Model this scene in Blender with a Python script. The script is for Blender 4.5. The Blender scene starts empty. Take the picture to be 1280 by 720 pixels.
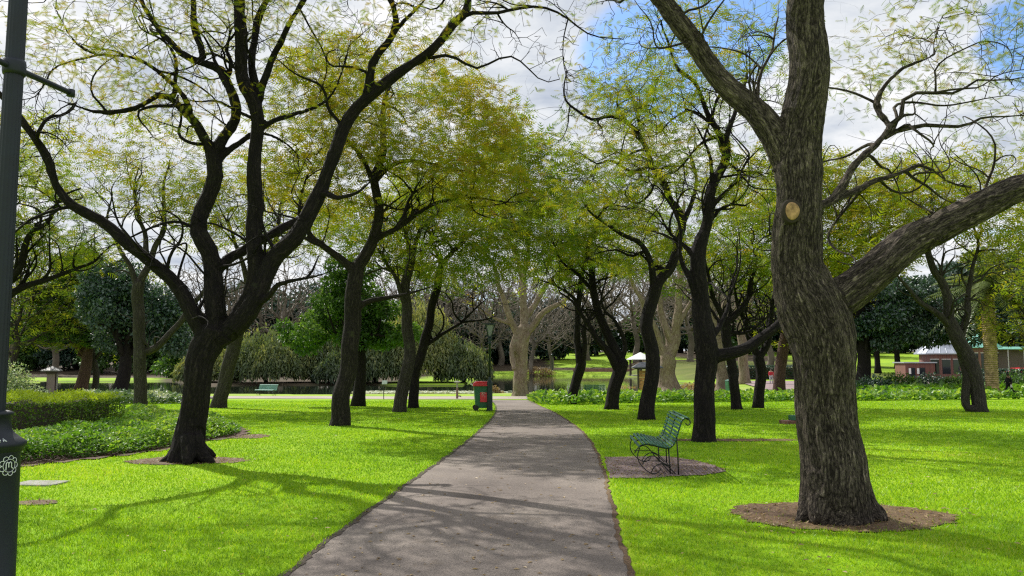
import bpy, math, random
import numpy as np
from mathutils import Vector, noise as mnoise
R = math.radians
rng = np.random.default_rng(7)
random.seed(7)
SC = bpy.context.scene
COL = SC.collection

# ------------------------------------------------------------------ camera
F = 985.0                      # focal length in pixels of the 1280 wide photograph
CAMZ = 1.6
PITCH = math.atan((452 - 360) / F)
cam_d = bpy.data.cameras.new('camera')
cam_d.sensor_width = 36.0
cam_d.lens = 36.0 * F / 1280
cam_d.clip_start = 0.1
cam_d.clip_end = 3000
cam = bpy.data.objects.new('camera', cam_d)
COL.objects.link(cam)
cam.location = (0, 0, CAMZ)
cam.rotation_euler = (R(90) + PITCH, 0, 0)
SC.camera = cam

# ------------------------------------------------------------------ sky, sun, exposure
SUN_AZ = R(-39)                # from +Y towards -X : sun ahead and to the left
SUN_EL = R(43)
sun_dir = Vector((math.sin(SUN_AZ) * math.cos(SUN_EL), math.cos(SUN_AZ) * math.cos(SUN_EL), math.sin(SUN_EL)))
SC.view_settings.view_transform = 'Standard'
SC.view_settings.look = 'None'
SC.view_settings.gamma = 1
SC.view_settings.use_curve_mapping = False
SC.view_settings.exposure = 0.32
W = bpy.data.worlds.new('World'); SC.world = W; W.use_nodes = True
SC.cycles.max_bounces = 7
SC.cycles.diffuse_bounces = 4
SC.cycles.transmission_bounces = 4
SC.cycles.caustics_reflective = False
SC.cycles.caustics_refractive = False
SC.cycles.sample_clamp_indirect = 4
SC.cycles.use_denoising = False
SC.cycles.use_adaptive_sampling = False
SC.cycles.pixel_filter_type = 'BLACKMAN_HARRIS'
SC.cycles.filter_width = 1.25

class NT:
    """tiny node tree helper"""
    def __init__(s, tree): s.t = tree; s.t.nodes.clear()
    def n(s, kind, **kw):
        nd = s.t.nodes.new(kind)
        for k, v in kw.items():
            if k.startswith('i_'):
                nm = k[2:]
                nd.inputs[int(nm) if nm.isdigit() else nm.replace('_', ' ')].default_value = v
            else: setattr(nd, k, v)
        return nd
    def l(s, a, b): s.t.links.new(a, b)
    def ramp(s, fac, stops, interp='LINEAR'):
        r = s.n('ShaderNodeValToRGB'); cr = r.color_ramp; cr.interpolation = interp
        while len(cr.elements) < len(stops): cr.elements.new(0.5)
        for e, (p, c) in zip(cr.elements, stops):
            e.position = p; e.color = (*c, 1) if len(c) == 3 else c
        s.l(fac, r.inputs[0]); return r.outputs[0]
    def math(s, op, a, b=None, clamp=False):
        m = s.n('ShaderNodeMath', operation=op, use_clamp=clamp)
        for i, v in enumerate((a, b)):
            if v is None: continue
            if isinstance(v, (int, float)): m.inputs[i].default_value = v
            else: s.l(v, m.inputs[i])
        return m.outputs[0]
    def mix(s, fac, a, b, blend='MIX'):
        m = s.n('ShaderNodeMix', data_type='RGBA', blend_type=blend)
        for i, v in ((0, fac), (6, a), (7, b)):
            if isinstance(v, (int, float)): m.inputs[i].default_value = v
            elif isinstance(v, tuple): m.inputs[i].default_value = (*v, 1)
            else: s.l(v, m.inputs[i])
        return m.outputs[2]
    def noise(s, vec, scale, detail=3, rough=.55, dist=0.0):
        x = s.n('ShaderNodeTexNoise', i_Scale=scale, i_Detail=detail, i_Roughness=rough, i_Distortion=dist)
        if vec is not None: s.l(vec, x.inputs['Vector'])
        return x.outputs[0]
    def mapping(s, vec, scale=(1, 1, 1), loc=(0, 0, 0)):
        m = s.n('ShaderNodeMapping'); m.inputs['Scale'].default_value = scale; m.inputs['Location'].default_value = loc
        s.l(vec, m.inputs[0]); return m.outputs[0]

def pix_dir(px, py):
    """world direction through a pixel of the photograph"""
    x, y = (px - 640) / F, (360 - py) / F
    c, s_ = math.cos(PITCH), math.sin(PITCH)
    return Vector((x, c - y * s_, s_ + y * c))

g = NT(W.node_tree)
sky = g.n('ShaderNodeTexSky', sky_type='NISHITA', sun_disc=False)
sky.sun_elevation = SUN_EL
sky.sun_rotation = SUN_AZ
sky.air_density = 1.0; sky.dust_density = 0.6; sky.ozone_density = 2.0
tc = g.n('ShaderNodeTexCoord')
sep = g.n('ShaderNodeSeparateXYZ'); g.l(tc.outputs['Generated'], sep.inputs[0])
zc = g.math('MAXIMUM', g.math('ADD', sep.outputs[2], 0.12), 0.06)
comb = g.n('ShaderNodeCombineXYZ')
g.l(g.math('DIVIDE', sep.outputs[0], zc), comb.inputs[0]); g.l(g.math('DIVIDE', sep.outputs[1], zc), comb.inputs[1])
n1 = g.noise(comb.outputs[0], 1.1, 7, .6, .3)
n2 = g.noise(g.mapping(comb.outputs[0], (1, 1, 1), (7, 3, 0)), 2.3, 6, .62, .2)
# an opening in the cloud deck, where the photograph shows blue
hole = None
for (hx, hy, c0, c1) in ((812, 70, .9935, .9999), (890, 10, .992, .9997), (1290, 60, .9975, .9999)):
    d = pix_dir(hx, hy).normalized()
    vm = g.n('ShaderNodeVectorMath', operation='DOT_PRODUCT'); vm.inputs[1].default_value = d
    nm = g.n('ShaderNodeVectorMath', operation='NORMALIZE'); g.l(tc.outputs['Generated'], nm.inputs[0]); g.l(nm.outputs[0], vm.inputs[0])
    mr = g.n('ShaderNodeMapRange', interpolation_type='SMOOTHSTEP', i_1=c0, i_2=c1); g.l(vm.outputs['Value'], mr.inputs[0])
    hole = mr.outputs[0] if hole is None else g.math('MAXIMUM', hole, mr.outputs[0])
cov = g.math('SUBTRACT', g.math('ADD', n1, 0.20), g.math('MULTIPLY', hole, 0.36))
covf = g.n('ShaderNodeMapRange', interpolation_type='SMOOTHSTEP', i_1=.38, i_2=.60); g.l(cov, covf.inputs[0])
ccol = g.ramp(n2, [(.30, (4.2, 4.7, 5.6)), (.48, (6.3, 6.6, 7.0)), (.64, (8.3, 8.3, 8.4))])
clear = g.mix(1.0, sky.outputs[0], (1.25, 1.45, 1.7), 'MULTIPLY')
skycol = g.mix(covf.outputs[0], clear, ccol)
bg = g.n('ShaderNodeBackground', i_Strength=0.1); g.l(skycol, bg.inputs[0])
ow = g.n('ShaderNodeOutputWorld'); g.l(bg.outputs[0], ow.inputs[0])

sl = bpy.data.lights.new('sun', 'SUN'); sl.energy = 4.6; sl.angle = R(0.53); sl.color = (1, .955, .88)
so = bpy.data.objects.new('sun', sl); COL.objects.link(so)
so.rotation_euler = (-sun_dir).to_track_quat('-Z', 'Y').to_euler()
so.location = (0, 0, 60)

# ------------------------------------------------------------------ mesh building
def link_mesh(name, V, loops, starts, mats, parent=None, attrs=None, smooth=False, midx=None):
    me = bpy.data.meshes.new(name)
    me.vertices.add(len(V)); me.vertices.foreach_set('co', np.asarray(V, np.float32).ravel())
    me.loops.add(len(loops)); me.loops.foreach_set('vertex_index', np.asarray(loops, np.int32))
    me.polygons.add(len(starts)); me.polygons.foreach_set('loop_start', np.asarray(starts, np.int32))
    if attrs:
        for k, a in attrs.items():
            a = np.asarray(a, np.float32)
            if a.ndim == 1:
                at = me.attributes.new(k, 'FLOAT', 'POINT'); at.data.foreach_set('value', a)
            else:
                at = me.attributes.new(k, 'FLOAT_VECTOR', 'POINT'); at.data.foreach_set('vector', a.ravel())
    for m in (mats if isinstance(mats, (list, tuple)) else [mats]): me.materials.append(m)
    if midx is not None: me.polygons.foreach_set('material_index', np.asarray(midx, np.int32))
    me.update(calc_edges=True); me.validate()
    me.polygons.foreach_set('use_smooth', np.full(len(me.polygons), smooth))
    o = bpy.data.objects.new(name, me); COL.objects.link(o)
    if parent: o.parent = parent
    return o

class MB:
    def __init__(s): s.V = []; s.L = []; s.S = []; s.nv = 0; s.nl = 0; s.A = {}
    def arr(s, V, Fc, **attrs):
        """V (n,3), Fc (m,k) int array"""
        V = np.asarray(V, float).reshape(-1, 3); Fc = np.asarray(Fc, int)
        s.V.append(V); s.L.append((Fc + s.nv).ravel())
        s.S.append(s.nl + np.arange(len(Fc)) * Fc.shape[1])
        s.nl += Fc.size; s.nv += len(V)
        for k, a in attrs.items(): s.A.setdefault(k, []).append(np.asarray(a, float))
        return s
    def box(s, c, d, rz=0, taper=1.0, tilt=None):
        x, y, z = d[0] / 2, d[1] / 2, d[2] / 2
        v = np.array([(a * x * (taper if k > 0 else 1), b * y * (taper if k > 0 else 1), k * z) for k in (-1, 1) for b in (-1, 1) for a in (-1, 1)])
        if tilt: # rotate about X by tilt
            cs, sn = math.cos(tilt), math.sin(tilt); v = v @ np.array([(1, 0, 0), (0, cs, sn), (0, -sn, cs)])
        cs, sn = math.cos(rz), math.sin(rz)
        v = v @ np.array([(cs, sn, 0), (-sn, cs, 0), (0, 0, 1)]) + np.array(c)
        return s.arr(v, [(0, 2, 3, 1), (4, 5, 7, 6), (0, 1, 5, 4), (2, 6, 7, 3), (0, 4, 6, 2), (1, 3, 7, 5)])
    def lathe(s, prof, n=20, c=(0, 0, 0), phase=0.0, sx=1, sy=1):
        """prof: list of (r, z)"""
        a = np.arange(n) / n * 2 * math.pi + phase
        V = np.concatenate([np.stack([r * np.cos(a) * sx, r * np.sin(a) * sy, np.full(n, z)], 1) for r, z in prof]) + np.array(c)
        F4 = [(i * n + j, i * n + (j + 1) % n, (i + 1) * n + (j + 1) % n, (i + 1) * n + j) for i in range(len(prof) - 1) for j in range(n)]
        s.arr(V, F4)
        for k, r in ((0, True), (len(prof) - 1, False)):
            if prof[k][0] > 1e-4:
                idx = [k * n + j for j in range(n)]
                if r: idx = idx[::-1]
                s.L.append(np.array(idx) + s.nv - len(V)); s.S.append(np.array([s.nl])); s.nl += n
        return s
    def tube(s, pts, rad, n=8, cap=True, bark=False):
        P = np.asarray(pts, float); m = len(P)
        r = np.full(m, rad, float) if np.isscalar(rad) else np.asarray(rad, float)
        V, B = tube_rings(P, r, n)
        F4 = grid_faces(m, n)
        kw = {'bark': B} if bark else {}
        s.arr(V, F4, **kw)
        if cap:
            for k, rev in ((0, True), (m - 1, False)):
                idx = [k * n + j for j in range(n)]
                if rev: idx = idx[::-1]
                s.L.append(np.array(idx) + s.nv - len(V)); s.S.append(np.array([s.nl])); s.nl += n
        return s
    def prism(s, poly, z0, z1, c=(0, 0, 0), rz=0):
        p = np.array(poly, float); n = len(p); cs, sn = math.cos(rz), math.sin(rz)
        p = p @ np.array([(cs, sn), (-sn, cs)])
        V = np.concatenate([np.c_[p, np.full(n, z0)], np.c_[p, np.full(n, z1)]]) + np.array(c)
        s.arr(V, [(j, (j + 1) % n, n + (j + 1) % n, n + j) for j in range(n)])
        for idx in (list(range(n))[::-1], [n + j for j in range(n)]):
            s.L.append(np.array(idx) + s.nv - 2 * n); s.S.append(np.array([s.nl])); s.nl += n
        return s
    def build(s, name, mat, parent=None, smooth=False, bevel=0):
        V = np.concatenate(s.V)
        A = {k: np.concatenate(v) for k, v in s.A.items()}
        A = {k: v for k, v in A.items() if len(v) == len(V)}
        o = link_mesh(name, V, np.concatenate(s.L), np.concatenate(s.S), mat, parent, A, smooth)
        if bevel:
            b = o.modifiers.new('b', 'BEVEL'); b.width = bevel; b.segments = 2; b.limit_method = 'ANGLE'
        return o

def grid_faces(m, n):
    i = np.arange(m - 1)[:, None]; j = np.arange(n)[None]; j2 = (j + 1) % n
    return np.stack([i * n + j, i * n + j2, (i + 1) * n + j2, (i + 1) * n + j], -1).reshape(-1, 4)

def frames(P):
    m = len(P)
    T = np.gradient(P, axis=0); T /= np.linalg.norm(T, axis=1)[:, None] + 1e-9
    ref = np.array([1., 0, 0]) if abs(T[0][0]) < .9 else np.array([0, 1., 0])
    E1 = np.zeros_like(P); u = ref - T[0] * (ref @ T[0]); u /= np.linalg.norm(u)
    for k in range(m):
        u = u - T[k] * (u @ T[k]); u /= np.linalg.norm(u) + 1e-9; E1[k] = u
    return T, E1, np.cross(T, E1)

def tube_rings(P, r, n):
    T, E1, E2 = frames(P)
    a = np.arange(n) / n * 2 * math.pi
    ca, sa = np.cos(a), np.sin(a)
    V = P[:, None] + r[:, None, None] * (ca[None, :, None] * E1[:, None] + sa[None, :, None] * E2[:, None])
    s = np.r_[0, np.cumsum(np.linalg.norm(np.diff(P, axis=0), axis=1))]
    B = np.stack([r[:, None] * ca[None], r[:, None] * sa[None], np.repeat(s[:, None], n, 1)], -1)
    return V.reshape(-1, 3), B.reshape(-1, 3)

def thing(name, label, cat, loc=(0, 0, 0), rz=0, group=None):
    o = bpy.data.objects.new(name, None); COL.objects.link(o)
    o.location = loc; o.rotation_euler = (0, 0, rz); o.empty_display_size = .3
    tag(o, label, cat, group); return o
def tag(o, label=None, cat=None, group=None, kind=None):
    if label: o['label'] = label
    if cat: o['category'] = cat
    if group: o['group'] = group
    if kind: o['kind'] = kind
    return o
def copy_tree(o, parent=None):
    c = o.copy(); COL.objects.link(c)
    if parent: c.parent = parent
    for ch in list(o.children): copy_tree(ch, c)
    return c

# ------------------------------------------------------------------ terrain
TY = [-80, 0, 12, 20, 30, 40, 50, 60, 70, 80]
TZ = [0, 0, 0, -.08, -.27, -.50, -.75, -.95, -1.1, -1.15]
WATER = -1.27
def _sm(a, b, x): t = np.clip((x - a) / (b - a), 0, 1); return t * t * (3 - 2 * t)
def far_shore(x, Y):
    px = 640 + F * x / np.maximum(Y, 1)
    # the far shoreline, nearer on the left where a spit of land carries the willows
    s1 = _sm(585, 612, px); s0 = _sm(215, 250, px)
    return (116 * (1 - s0) + 96 * s0) * (1 - s1) + 158 * s1
def terr(x, Y):
    x = np.asarray(x, float); Y = np.asarray(Y, float)
    base = np.interp(Y, TY, TZ)
    right = np.interp(Y, [70, 80, 90, 110, 140, 170, 220, 400], [-1.1, -1.02, -.92, -.6, .4, 1.6, 4.0, 7])
    far = np.interp(Y, [80, 120, 158, 172, 200, 260, 500], [-1.15, -1.0, -1.1, -.3, 1.9, 4.5, 7])
    wx = _sm(24, 30, x)
    z = np.where(Y > 70, far * (1 - wx) + right * wx, base)
    fs = far_shore(x, Y) + 1.6 * np.sin(x * .21) + .9 * np.sin(x * .57)
    near = 69.5 - 2.6 * (1 - _sm(-4, 4, x)) + 1.3 * np.sin(x * .17 + 1) + .6 * np.sin(x * .5) + .02 * x
    m = _sm(-1.2, 1.6, Y - near) * _sm(-1.2, 2.2, fs - Y) * _sm(-1, 2, 22.5 + 1.5 * np.sin(Y * .2) - x)
    return z - m * 1.3
def tz(x, y): return float(terr(x, y))
def ground(px, py, off=0.0):
    """point of the ground seen at a pixel"""
    lo, hi = 3.0, 71.0
    k = (py - 452) / F
    for _ in range(40):
        mid = (lo + hi) / 2
        z = CAMZ - k * mid
        if z > np.interp(mid, TY, TZ): lo = mid
        else: hi = mid
    Y = lo; return Vector(((px - 640) / F * Y, Y, tz((px - 640) / F * Y, Y) + off))
def at(px, py, Y):
    """point at forward distance Y seen at a pixel (camera pitch included)"""
    d = pix_dir(px, py); return Vector((0, 0, CAMZ)) + d * (Y / d.y)
# note: ground() uses the small-pitch form; correct it with the exact ray
def ground(px, py, off=0.0):
    d = pix_dir(px, py); lo, hi = 2.0, 71.5
    for _ in range(45):
        mid = (lo + hi) / 2
        z = CAMZ + d.z / d.y * mid
        if z > np.interp(mid, TY, TZ): lo = mid
        else: hi = mid
    x = d.x / d.y * lo
    return Vector((x, lo, float(np.interp(lo, TY, TZ)) + off))
# ------------------------------------------------------------------ materials
def mat(name):
    m = bpy.data.materials.new(name); m.use_nodes = True
    return m, NT(m.node_tree)
def finish(g, shader, disp=None):
    o = g.n('ShaderNodeOutputMaterial'); g.l(shader, o.inputs[0])
def plain(name, col, rough=.6, metal=0, var=.12, scale=8, bump=.0):
    m, g = mat(name); tc = g.n('ShaderNodeTexCoord')
    nz = g.noise(tc.outputs['Object'], scale, 4, .6)
    lo = tuple(c * (1 - var * 1.6) for c in col); hi = tuple(min(1, c * (1 + var * 1.6)) for c in col)
    c = g.ramp(nz, [(.3, lo), (.7, hi)])
    p = g.n('ShaderNodeBsdfPrincipled', i_Roughness=rough, i_Metallic=metal); g.l(c, p.inputs['Base Color'])
    if bump:
        b = g.n('ShaderNodeBump', i_Strength=bump, i_Distance=.01); g.l(g.noise(tc.outputs['Object'], scale * 5, 4), b.inputs['Height']); g.l(b.outputs[0], p.inputs['Normal'])
    finish(g, p.outputs[0]); return m

def bark_mat(name, ridge, furrow, lichen, lich=.55, freq=1.0, bump=.9, flake=False):
    m, g = mat(name)
    at_ = g.n('ShaderNodeAttribute', attribute_name='bark'); v = at_.outputs['Vector']
    geo = g.n('ShaderNodeTexCoord')
    st = g.mapping(v, (34 * freq, 34 * freq, 9.5 * freq))
    warp = g.noise(g.mapping(v, (5, 5, 3)), 1.6, 3)
    wv = g.n('ShaderNodeVectorMath', operation='ADD'); g.l(st, wv.inputs[0])
    sc = g.n('ShaderNodeVectorMath', operation='SCALE'); sc.inputs['Scale'].default_value = 2.2
    cc = g.n('ShaderNodeCombineXYZ'); g.l(warp, cc.inputs[0]); g.l(warp, cc.inputs[1]); g.l(cc.outputs[0], sc.inputs[0]); g.l(sc.outputs[0], wv.inputs[1])
    vor = g.n('ShaderNodeTexVoronoi', feature='DISTANCE_TO_EDGE', i_Scale=1.0, i_Randomness=1.0); g.l(wv.outputs[0], vor.inputs['Vector'])
    vr0 = g.n('ShaderNodeMapRange', i_1=0.0, i_2=.34); g.l(vor.outputs['Distance'], vr0.inputs[0])
    rg = g.noise(g.mapping(v, (27 * freq, 27 * freq, 6.0 * freq)), 1.0, 6, .68, .7)
    rid = g.math('MULTIPLY', g.math('ABSOLUTE', g.math('SUBTRACT', rg, .5)), 7.0, True)
    lg = g.noise(g.mapping(v, (13 * freq, 13 * freq, 1.9 * freq)), 1.0, 4, .6, .9)
    lgr = g.math('MULTIPLY', g.math('ABSOLUTE', g.math('SUBTRACT', lg, .5)), 6.0, True)
    mixv = g.math('ADD', g.math('MULTIPLY', vr0.outputs[0], .22), g.math('ADD', g.math('MULTIPLY', rid, .40), g.math('MULTIPLY', lgr, .38)))
    class _o: outputs = [mixv]
    vr = _o
    fine = g.noise(g.mapping(v, (60, 60, 16)), 1.0, 4, .65)
    h = g.math('ADD', g.math('MULTIPLY', vr.outputs[0], .85), g.math('MULTIPLY', fine, .35))
    big = g.noise(geo.outputs['Object'], 1.1, 4, .6)
    c1 = g.ramp(h, [(.30, furrow), (.62, tuple(a * .55 + b * .45 for a, b in zip(furrow, ridge))), (1.0, tuple(min(1, 1.25 * a) for a in ridge))])
    if flake:
        fl = g.noise(g.mapping(v, (4, 4, 2.2)), 1.0, 4, .6, .6)
        fm = g.n('ShaderNodeMapRange', i_1=.50, i_2=.56); g.l(fl, fm.inputs[0])
        c1 = g.mix(fm.outputs[0], c1, tuple(x * .55 for x in ridge))
    dark = g.mix(g.math('MULTIPLY', big, .55), c1, tuple(x * .6 for x in furrow))
    lm = g.n('ShaderNodeMapRange', i_1=lich, i_2=lich + .16); g.l(g.noise(geo.outputs['Object'], 2.3, 5, .7), lm.inputs[0])
    col = g.mix(g.math('MULTIPLY', lm.outputs[0], .55), dark, lichen)
    b = g.n('ShaderNodeBump', i_Strength=bump, i_Distance=.05); g.l(h, b.inputs['Height'])
    p = g.n('ShaderNodeBsdfPrincipled', i_Roughness=.9); g.l(col, p.inputs['Base Color']); g.l(b.outputs[0], p.inputs['Normal'])
    p.inputs['Specular IOR Level'].default_value = .2
    finish(g, p.outputs[0]); return m
BARK = bark_mat('jacaranda_bark', (.105, .088, .074), (.015, .012, .013), (.12, .14, .05), .60)
BARKD = bark_mat('dark_bark', (.060, .048, .042), (.010, .008, .010), (.07, .08, .04), .62)
BARKH = bark_mat('furrowed_grey_bark', (.42, .35, .27), (.026, .02, .017), (.11, .12, .06), .64, 1.15, 1.0)
BARKG = bark_mat('grey_bark', (.17, .15, .13), (.035, .03, .028), (.12, .14, .07), .58)
BARKP = bark_mat('plane_bark', (.50, .41, .30), (.14, .10, .07), (.30, .30, .18), .58, .6, .5, True)
BARKR = bark_mat('red_brown_bark', (.30, .19, .14), (.06, .035, .03), (.16, .13, .10), .7)
TWIG = plain('twig_brown', (.15, .125, .095), .9, var=.3, scale=.4)
CUT = plain('cut_wood', (.40, .24, .115), .85, var=.3, scale=22, bump=.3)

def leaf_mat(name, stops, trans=.5, nscale=.55, gloss=.05, noise_amt=.45):
    m, g = mat(name)
    at_ = g.n('ShaderNodeAttribute', attribute_name='tint')
    tcx = g.n('ShaderNodeTexCoord')
    nz = g.noise(tcx.outputs['Object'], nscale, 3, .6)
    f = g.math('ADD', at_.outputs['Fac'], g.math('MULTIPLY', g.math('SUBTRACT', nz, .5), noise_amt), True)
    c = g.ramp(f, stops)
    d = g.n('ShaderNodeBsdfDiffuse'); g.l(c, d.inputs[0])
    t = g.n('ShaderNodeBsdfTranslucent'); g.l(g.mix(1.0, c, (1.25, 1.2, .55), 'MULTIPLY'), t.inputs[0])
    mx = g.n('ShaderNodeMixShader', i_0=trans); g.l(d.outputs[0], mx.inputs[1]); g.l(t.outputs[0], mx.inputs[2])
    gl = g.n('ShaderNodeBsdfGlossy', i_Roughness=.45); gl.inputs[0].default_value = (.8, .8, .8, 1)
    m2 = g.n('ShaderNodeMixShader', i_0=gloss); g.l(mx.outputs[0], m2.inputs[1]); g.l(gl.outputs[0], m2.inputs[2])
    finish(g, m2.outputs[0]); return m
JAC = leaf_mat('jacaranda_leaf', [(0, (.035, .09, .010)), (.3, (.10, .19, .016)), (.55, (.22, .28, .022)), (.78, (.33, .29, .028)), (1, (.32, .19, .05))], .50, gloss=.02)
BROAD = leaf_mat('broad_leaf', [(0, (.02, .055, .02)), (.5, (.07, .16, .03)), (1, (.18, .30, .05))], .4)
EVER = leaf_mat('evergreen_leaf', [(0, (.015, .04, .032)), (.5, (.035, .085, .055)), (1, (.09, .16, .09))], .25, gloss=.10)
WILLOW = leaf_mat('willow_leaf', [(0, (.025, .06, .03)), (.5, (.14, .19, .07)), (1, (.42, .42, .14))], .35, nscale=.25, noise_amt=.7)
HEDGE = leaf_mat('hedge_leaf', [(0, (.03, .08, .015)), (.5, (.12, .24, .02)), (1, (.42, .55, .03))], .45, nscale=2)
COVER = leaf_mat('cover_leaf', [(0, (.03, .10, .012)), (.5, (.13, .29, .025)), (1, (.38, .52, .08))], .45, nscale=1.2, gloss=.05)
CREAM = leaf_mat('cream_edged_leaf', [(0, (.03, .07, .03)), (.5, (.12, .2, .09)), (.8, (.55, .6, .45)), (1, (.75, .75, .62))], .3, nscale=4)
FERN = leaf_mat('fern_leaf', [(0, (.06, .16, .02)), (.5, (.18, .38, .03)), (1, (.4, .6, .06))], .5, nscale=1)
TAN = leaf_mat('dry_leaf', [(0, (.16, .10, .05)), (.5, (.34, .24, .12)), (1, (.55, .42, .24))], .3, nscale=2)
GBLADE = leaf_mat('grass_blade', [(0, (.095, .21, .005)), (.5, (.235, .43, .009)), (.85, (.40, .58, .018)), (1, (.52, .54, .12))], .5, nscale=.9, gloss=.03)

def grass_ground():
    m, g = mat('lawn'); t = g.n('ShaderNodeTexCoord'); o = t.outputs['Object']
    a = g.noise(o, .22, 4, .6); b = g.noise(g.mapping(o, (1, 1, 1)), 3.0, 5, .7); c = g.noise(o, 40, 3, .7)
    f = g.math('ADD', g.math('ADD', g.math('MULTIPLY', a, .45), g.math('MULTIPLY', b, .35)), g.math('MULTIPLY', c, .30))
    col = g.ramp(f, [(.36, (.085, .20, .005)), (.50, (.19, .36, .008)), (.62, (.30, .46, .014)), (.78, (.40, .46, .07))])
    # past the cross path the turf is drier, on the lake bed it is mud
    sp = g.n('ShaderNodeSeparateXYZ'); g.l(o, sp.inputs[0])
    far = g.n('ShaderNodeMapRange', i_1=58, i_2=66); g.l(sp.outputs[1], far.inputs[0])
    far2 = g.n('ShaderNodeMapRange', i_1=80, i_2=100, i_3=1, i_4=.25); g.l(sp.outputs[1], far2.inputs[0])
    dry = g.ramp(g.noise(o, .5, 5, .7), [(.35, (.20, .30, .05)), (.6, (.36, .37, .14))])
    col = g.mix(g.math('MULTIPLY', g.math('MULTIPLY', far.outputs[0], far2.outputs[0]), .7), col, dry)
    # leaf strewn woodland floor on the far slopes, open lawn only where it is mown
    def band(sock, a0, a1, b0=None, b1=None):
        m1 = g.n('ShaderNodeMapRange', interpolation_type='SMOOTHSTEP', i_1=a0, i_2=a1); g.l(sock, m1.inputs[0]); r = m1.outputs[0]
        if b0 is not None:
            m2 = g.n('ShaderNodeMapRange', interpolation_type='SMOOTHSTEP', i_1=b0, i_2=b1, i_3=1, i_4=0); g.l(sock, m2.inputs[0]); r = g.math('MULTIPLY', r, m2.outputs[0])
        return r
    wy = g.n('ShaderNodeVectorMath', operation='ADD'); g.l(o, wy.inputs[0])
    nv_ = g.n('ShaderNodeTexNoise', i_Scale=.06, i_Detail=3); g.l(o, nv_.inputs[0]); sc_ = g.n('ShaderNodeVectorMath', operation='SCALE'); sc_.inputs['Scale'].default_value = 14; g.l(nv_.outputs[1], sc_.inputs[0]); g.l(sc_.outputs[0], wy.inputs[1])
    s2 = g.n('ShaderNodeSeparateXYZ'); g.l(wy.outputs[0], s2.inputs[0]); X_, Y_ = s2.outputs[0], s2.outputs[1]
    wood = g.math('MAXIMUM', band(Y_, 174, 180), g.math('MULTIPLY', band(Y_, 134, 140), band(X_, -1000, -999, -12, -6)))
    wood = g.math('MAXIMUM', wood, g.math('MULTIPLY', band(Y_, 90, 92), band(X_, -46, -43, -10, -6)))
    wood = g.math('MAXIMUM', wood, g.math('MULTIPLY', band(Y_, 112, 122), g.math('MULTIPLY', band(X_, 26, 32, 62, 68), .75)))
    lawn2 = g.math('MAXIMUM', g.math('MULTIPLY', band(X_, 14, 18, 45, 50), band(Y_, 185, 186, 262, 270)), g.math('MULTIPLY', band(X_, 68, 75), band(Y_, 100, 101, 250, 260)))
    wood = g.math('MULTIPLY', wood, g.math('SUBTRACT', 1.0, lawn2), True)
    wcol = g.ramp(g.noise(o, .35, 6, .75), [(.3, (.03, .035, .015)), (.55, (.085, .06, .04)), (.75, (.13, .12, .05))])
    col = g.mix(wood, col, wcol)
    mud = g.n('ShaderNodeMapRange', i_1=-1.20, i_2=-1.28); g.l(sp.outputs[2], mud.inputs[0])
    col = g.mix(mud.outputs[0], col, (.10, .085, .05))
    bp = g.n('ShaderNodeBump', i_Strength=.6, i_Distance=.03); g.l(g.math('ADD', b, c), bp.inputs['Height'])
    p = g.n('ShaderNodeBsdfPrincipled', i_Roughness=.9); p.inputs['Specular IOR Level'].default_value = .15
    g.l(col, p.inputs['Base Color']); g.l(bp.outputs[0], p.inputs['Normal']); finish(g, p.outputs[0]); return m
LAWN = grass_ground()

def asphalt(name, lo, mid, hi, speck=.5, wear=None):
    m, g = mat(name); t = g.n('ShaderNodeTexCoord'); o = t.outputs['Object']
    a = g.noise(o, .55, 5, .6, .4); b = g.noise(o, 55, 2, .8); b2 = g.noise(o, 130, 2, .8)
    col = g.ramp(a, [(.3, lo), (.5, mid), (.72, hi)])
    sp = g.ramp(g.math('ADD', g.math('MULTIPLY', b, .55), g.math('MULTIPLY', b2, .45)), [(.36, (.35, .33, .32)), (.5, (1, 1, 1)), (.64, (1.75, 1.7, 1.62))])
    col = g.mix(speck, col, g.mix(1.0, col, sp, 'MULTIPLY'))
    # brown leaf dust and a few cracks
    d = g.n('ShaderNodeMapRange', i_1=.58, i_2=.72); g.l(g.noise(o, 1.9, 6, .75), d.inputs[0])
    col = g.mix(g.math('MULTIPLY', d.outputs[0], .35), col, (.20, .14, .085))
    vo = g.n('ShaderNodeTexVoronoi', feature='DISTANCE_TO_EDGE', i_Scale=.55)
    wv = g.n('ShaderNodeVectorMath', operation='ADD'); g.l(o, wv.inputs[0])
    nn = g.n('ShaderNodeTexNoise', i_Scale=2.0, i_Detail=4); g.l(o, nn.inputs[0]); g.l(nn.outputs[1], wv.inputs[1]); g.l(wv.outputs[0], vo.inputs['Vector'])
    cr = g.n('ShaderNodeMapRange', i_1=.002, i_2=.008, i_3=.5, i_4=0); g.l(vo.outputs['Distance'], cr.inputs[0])
    col = g.mix(g.math('MULTIPLY', cr.outputs[0], .7), col, (.05, .045, .04))
    bp = g.n('ShaderNodeBump', i_Strength=.7, i_Distance=.006); g.l(g.math('ADD', b, b2), bp.inputs['Height'])
    p = g.n('ShaderNodeBsdfPrincipled', i_Roughness=.85); p.inputs['Specular IOR Level'].default_value = .3
    g.l(col, p.inputs['Base Color']); g.l(bp.outputs[0], p.inputs['Normal']); finish(g, p.outputs[0]); return m
ASPH = asphalt('path_asphalt', (.125, .103, .092), (.185, .156, .138), (.26, .222, .19), .62)
SAND = asphalt('sandy_path', (.26, .22, .18), (.33, .29, .24), (.42, .37, .31), .5)
PINK = asphalt('pink_paving', (.20, .145, .15), (.27, .20, .20), (.33, .26, .25), .5)
DIRT = asphalt('bare_dirt', (.065, .038, .024), (.12, .075, .042), (.22, .17, .08), .95)
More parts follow.
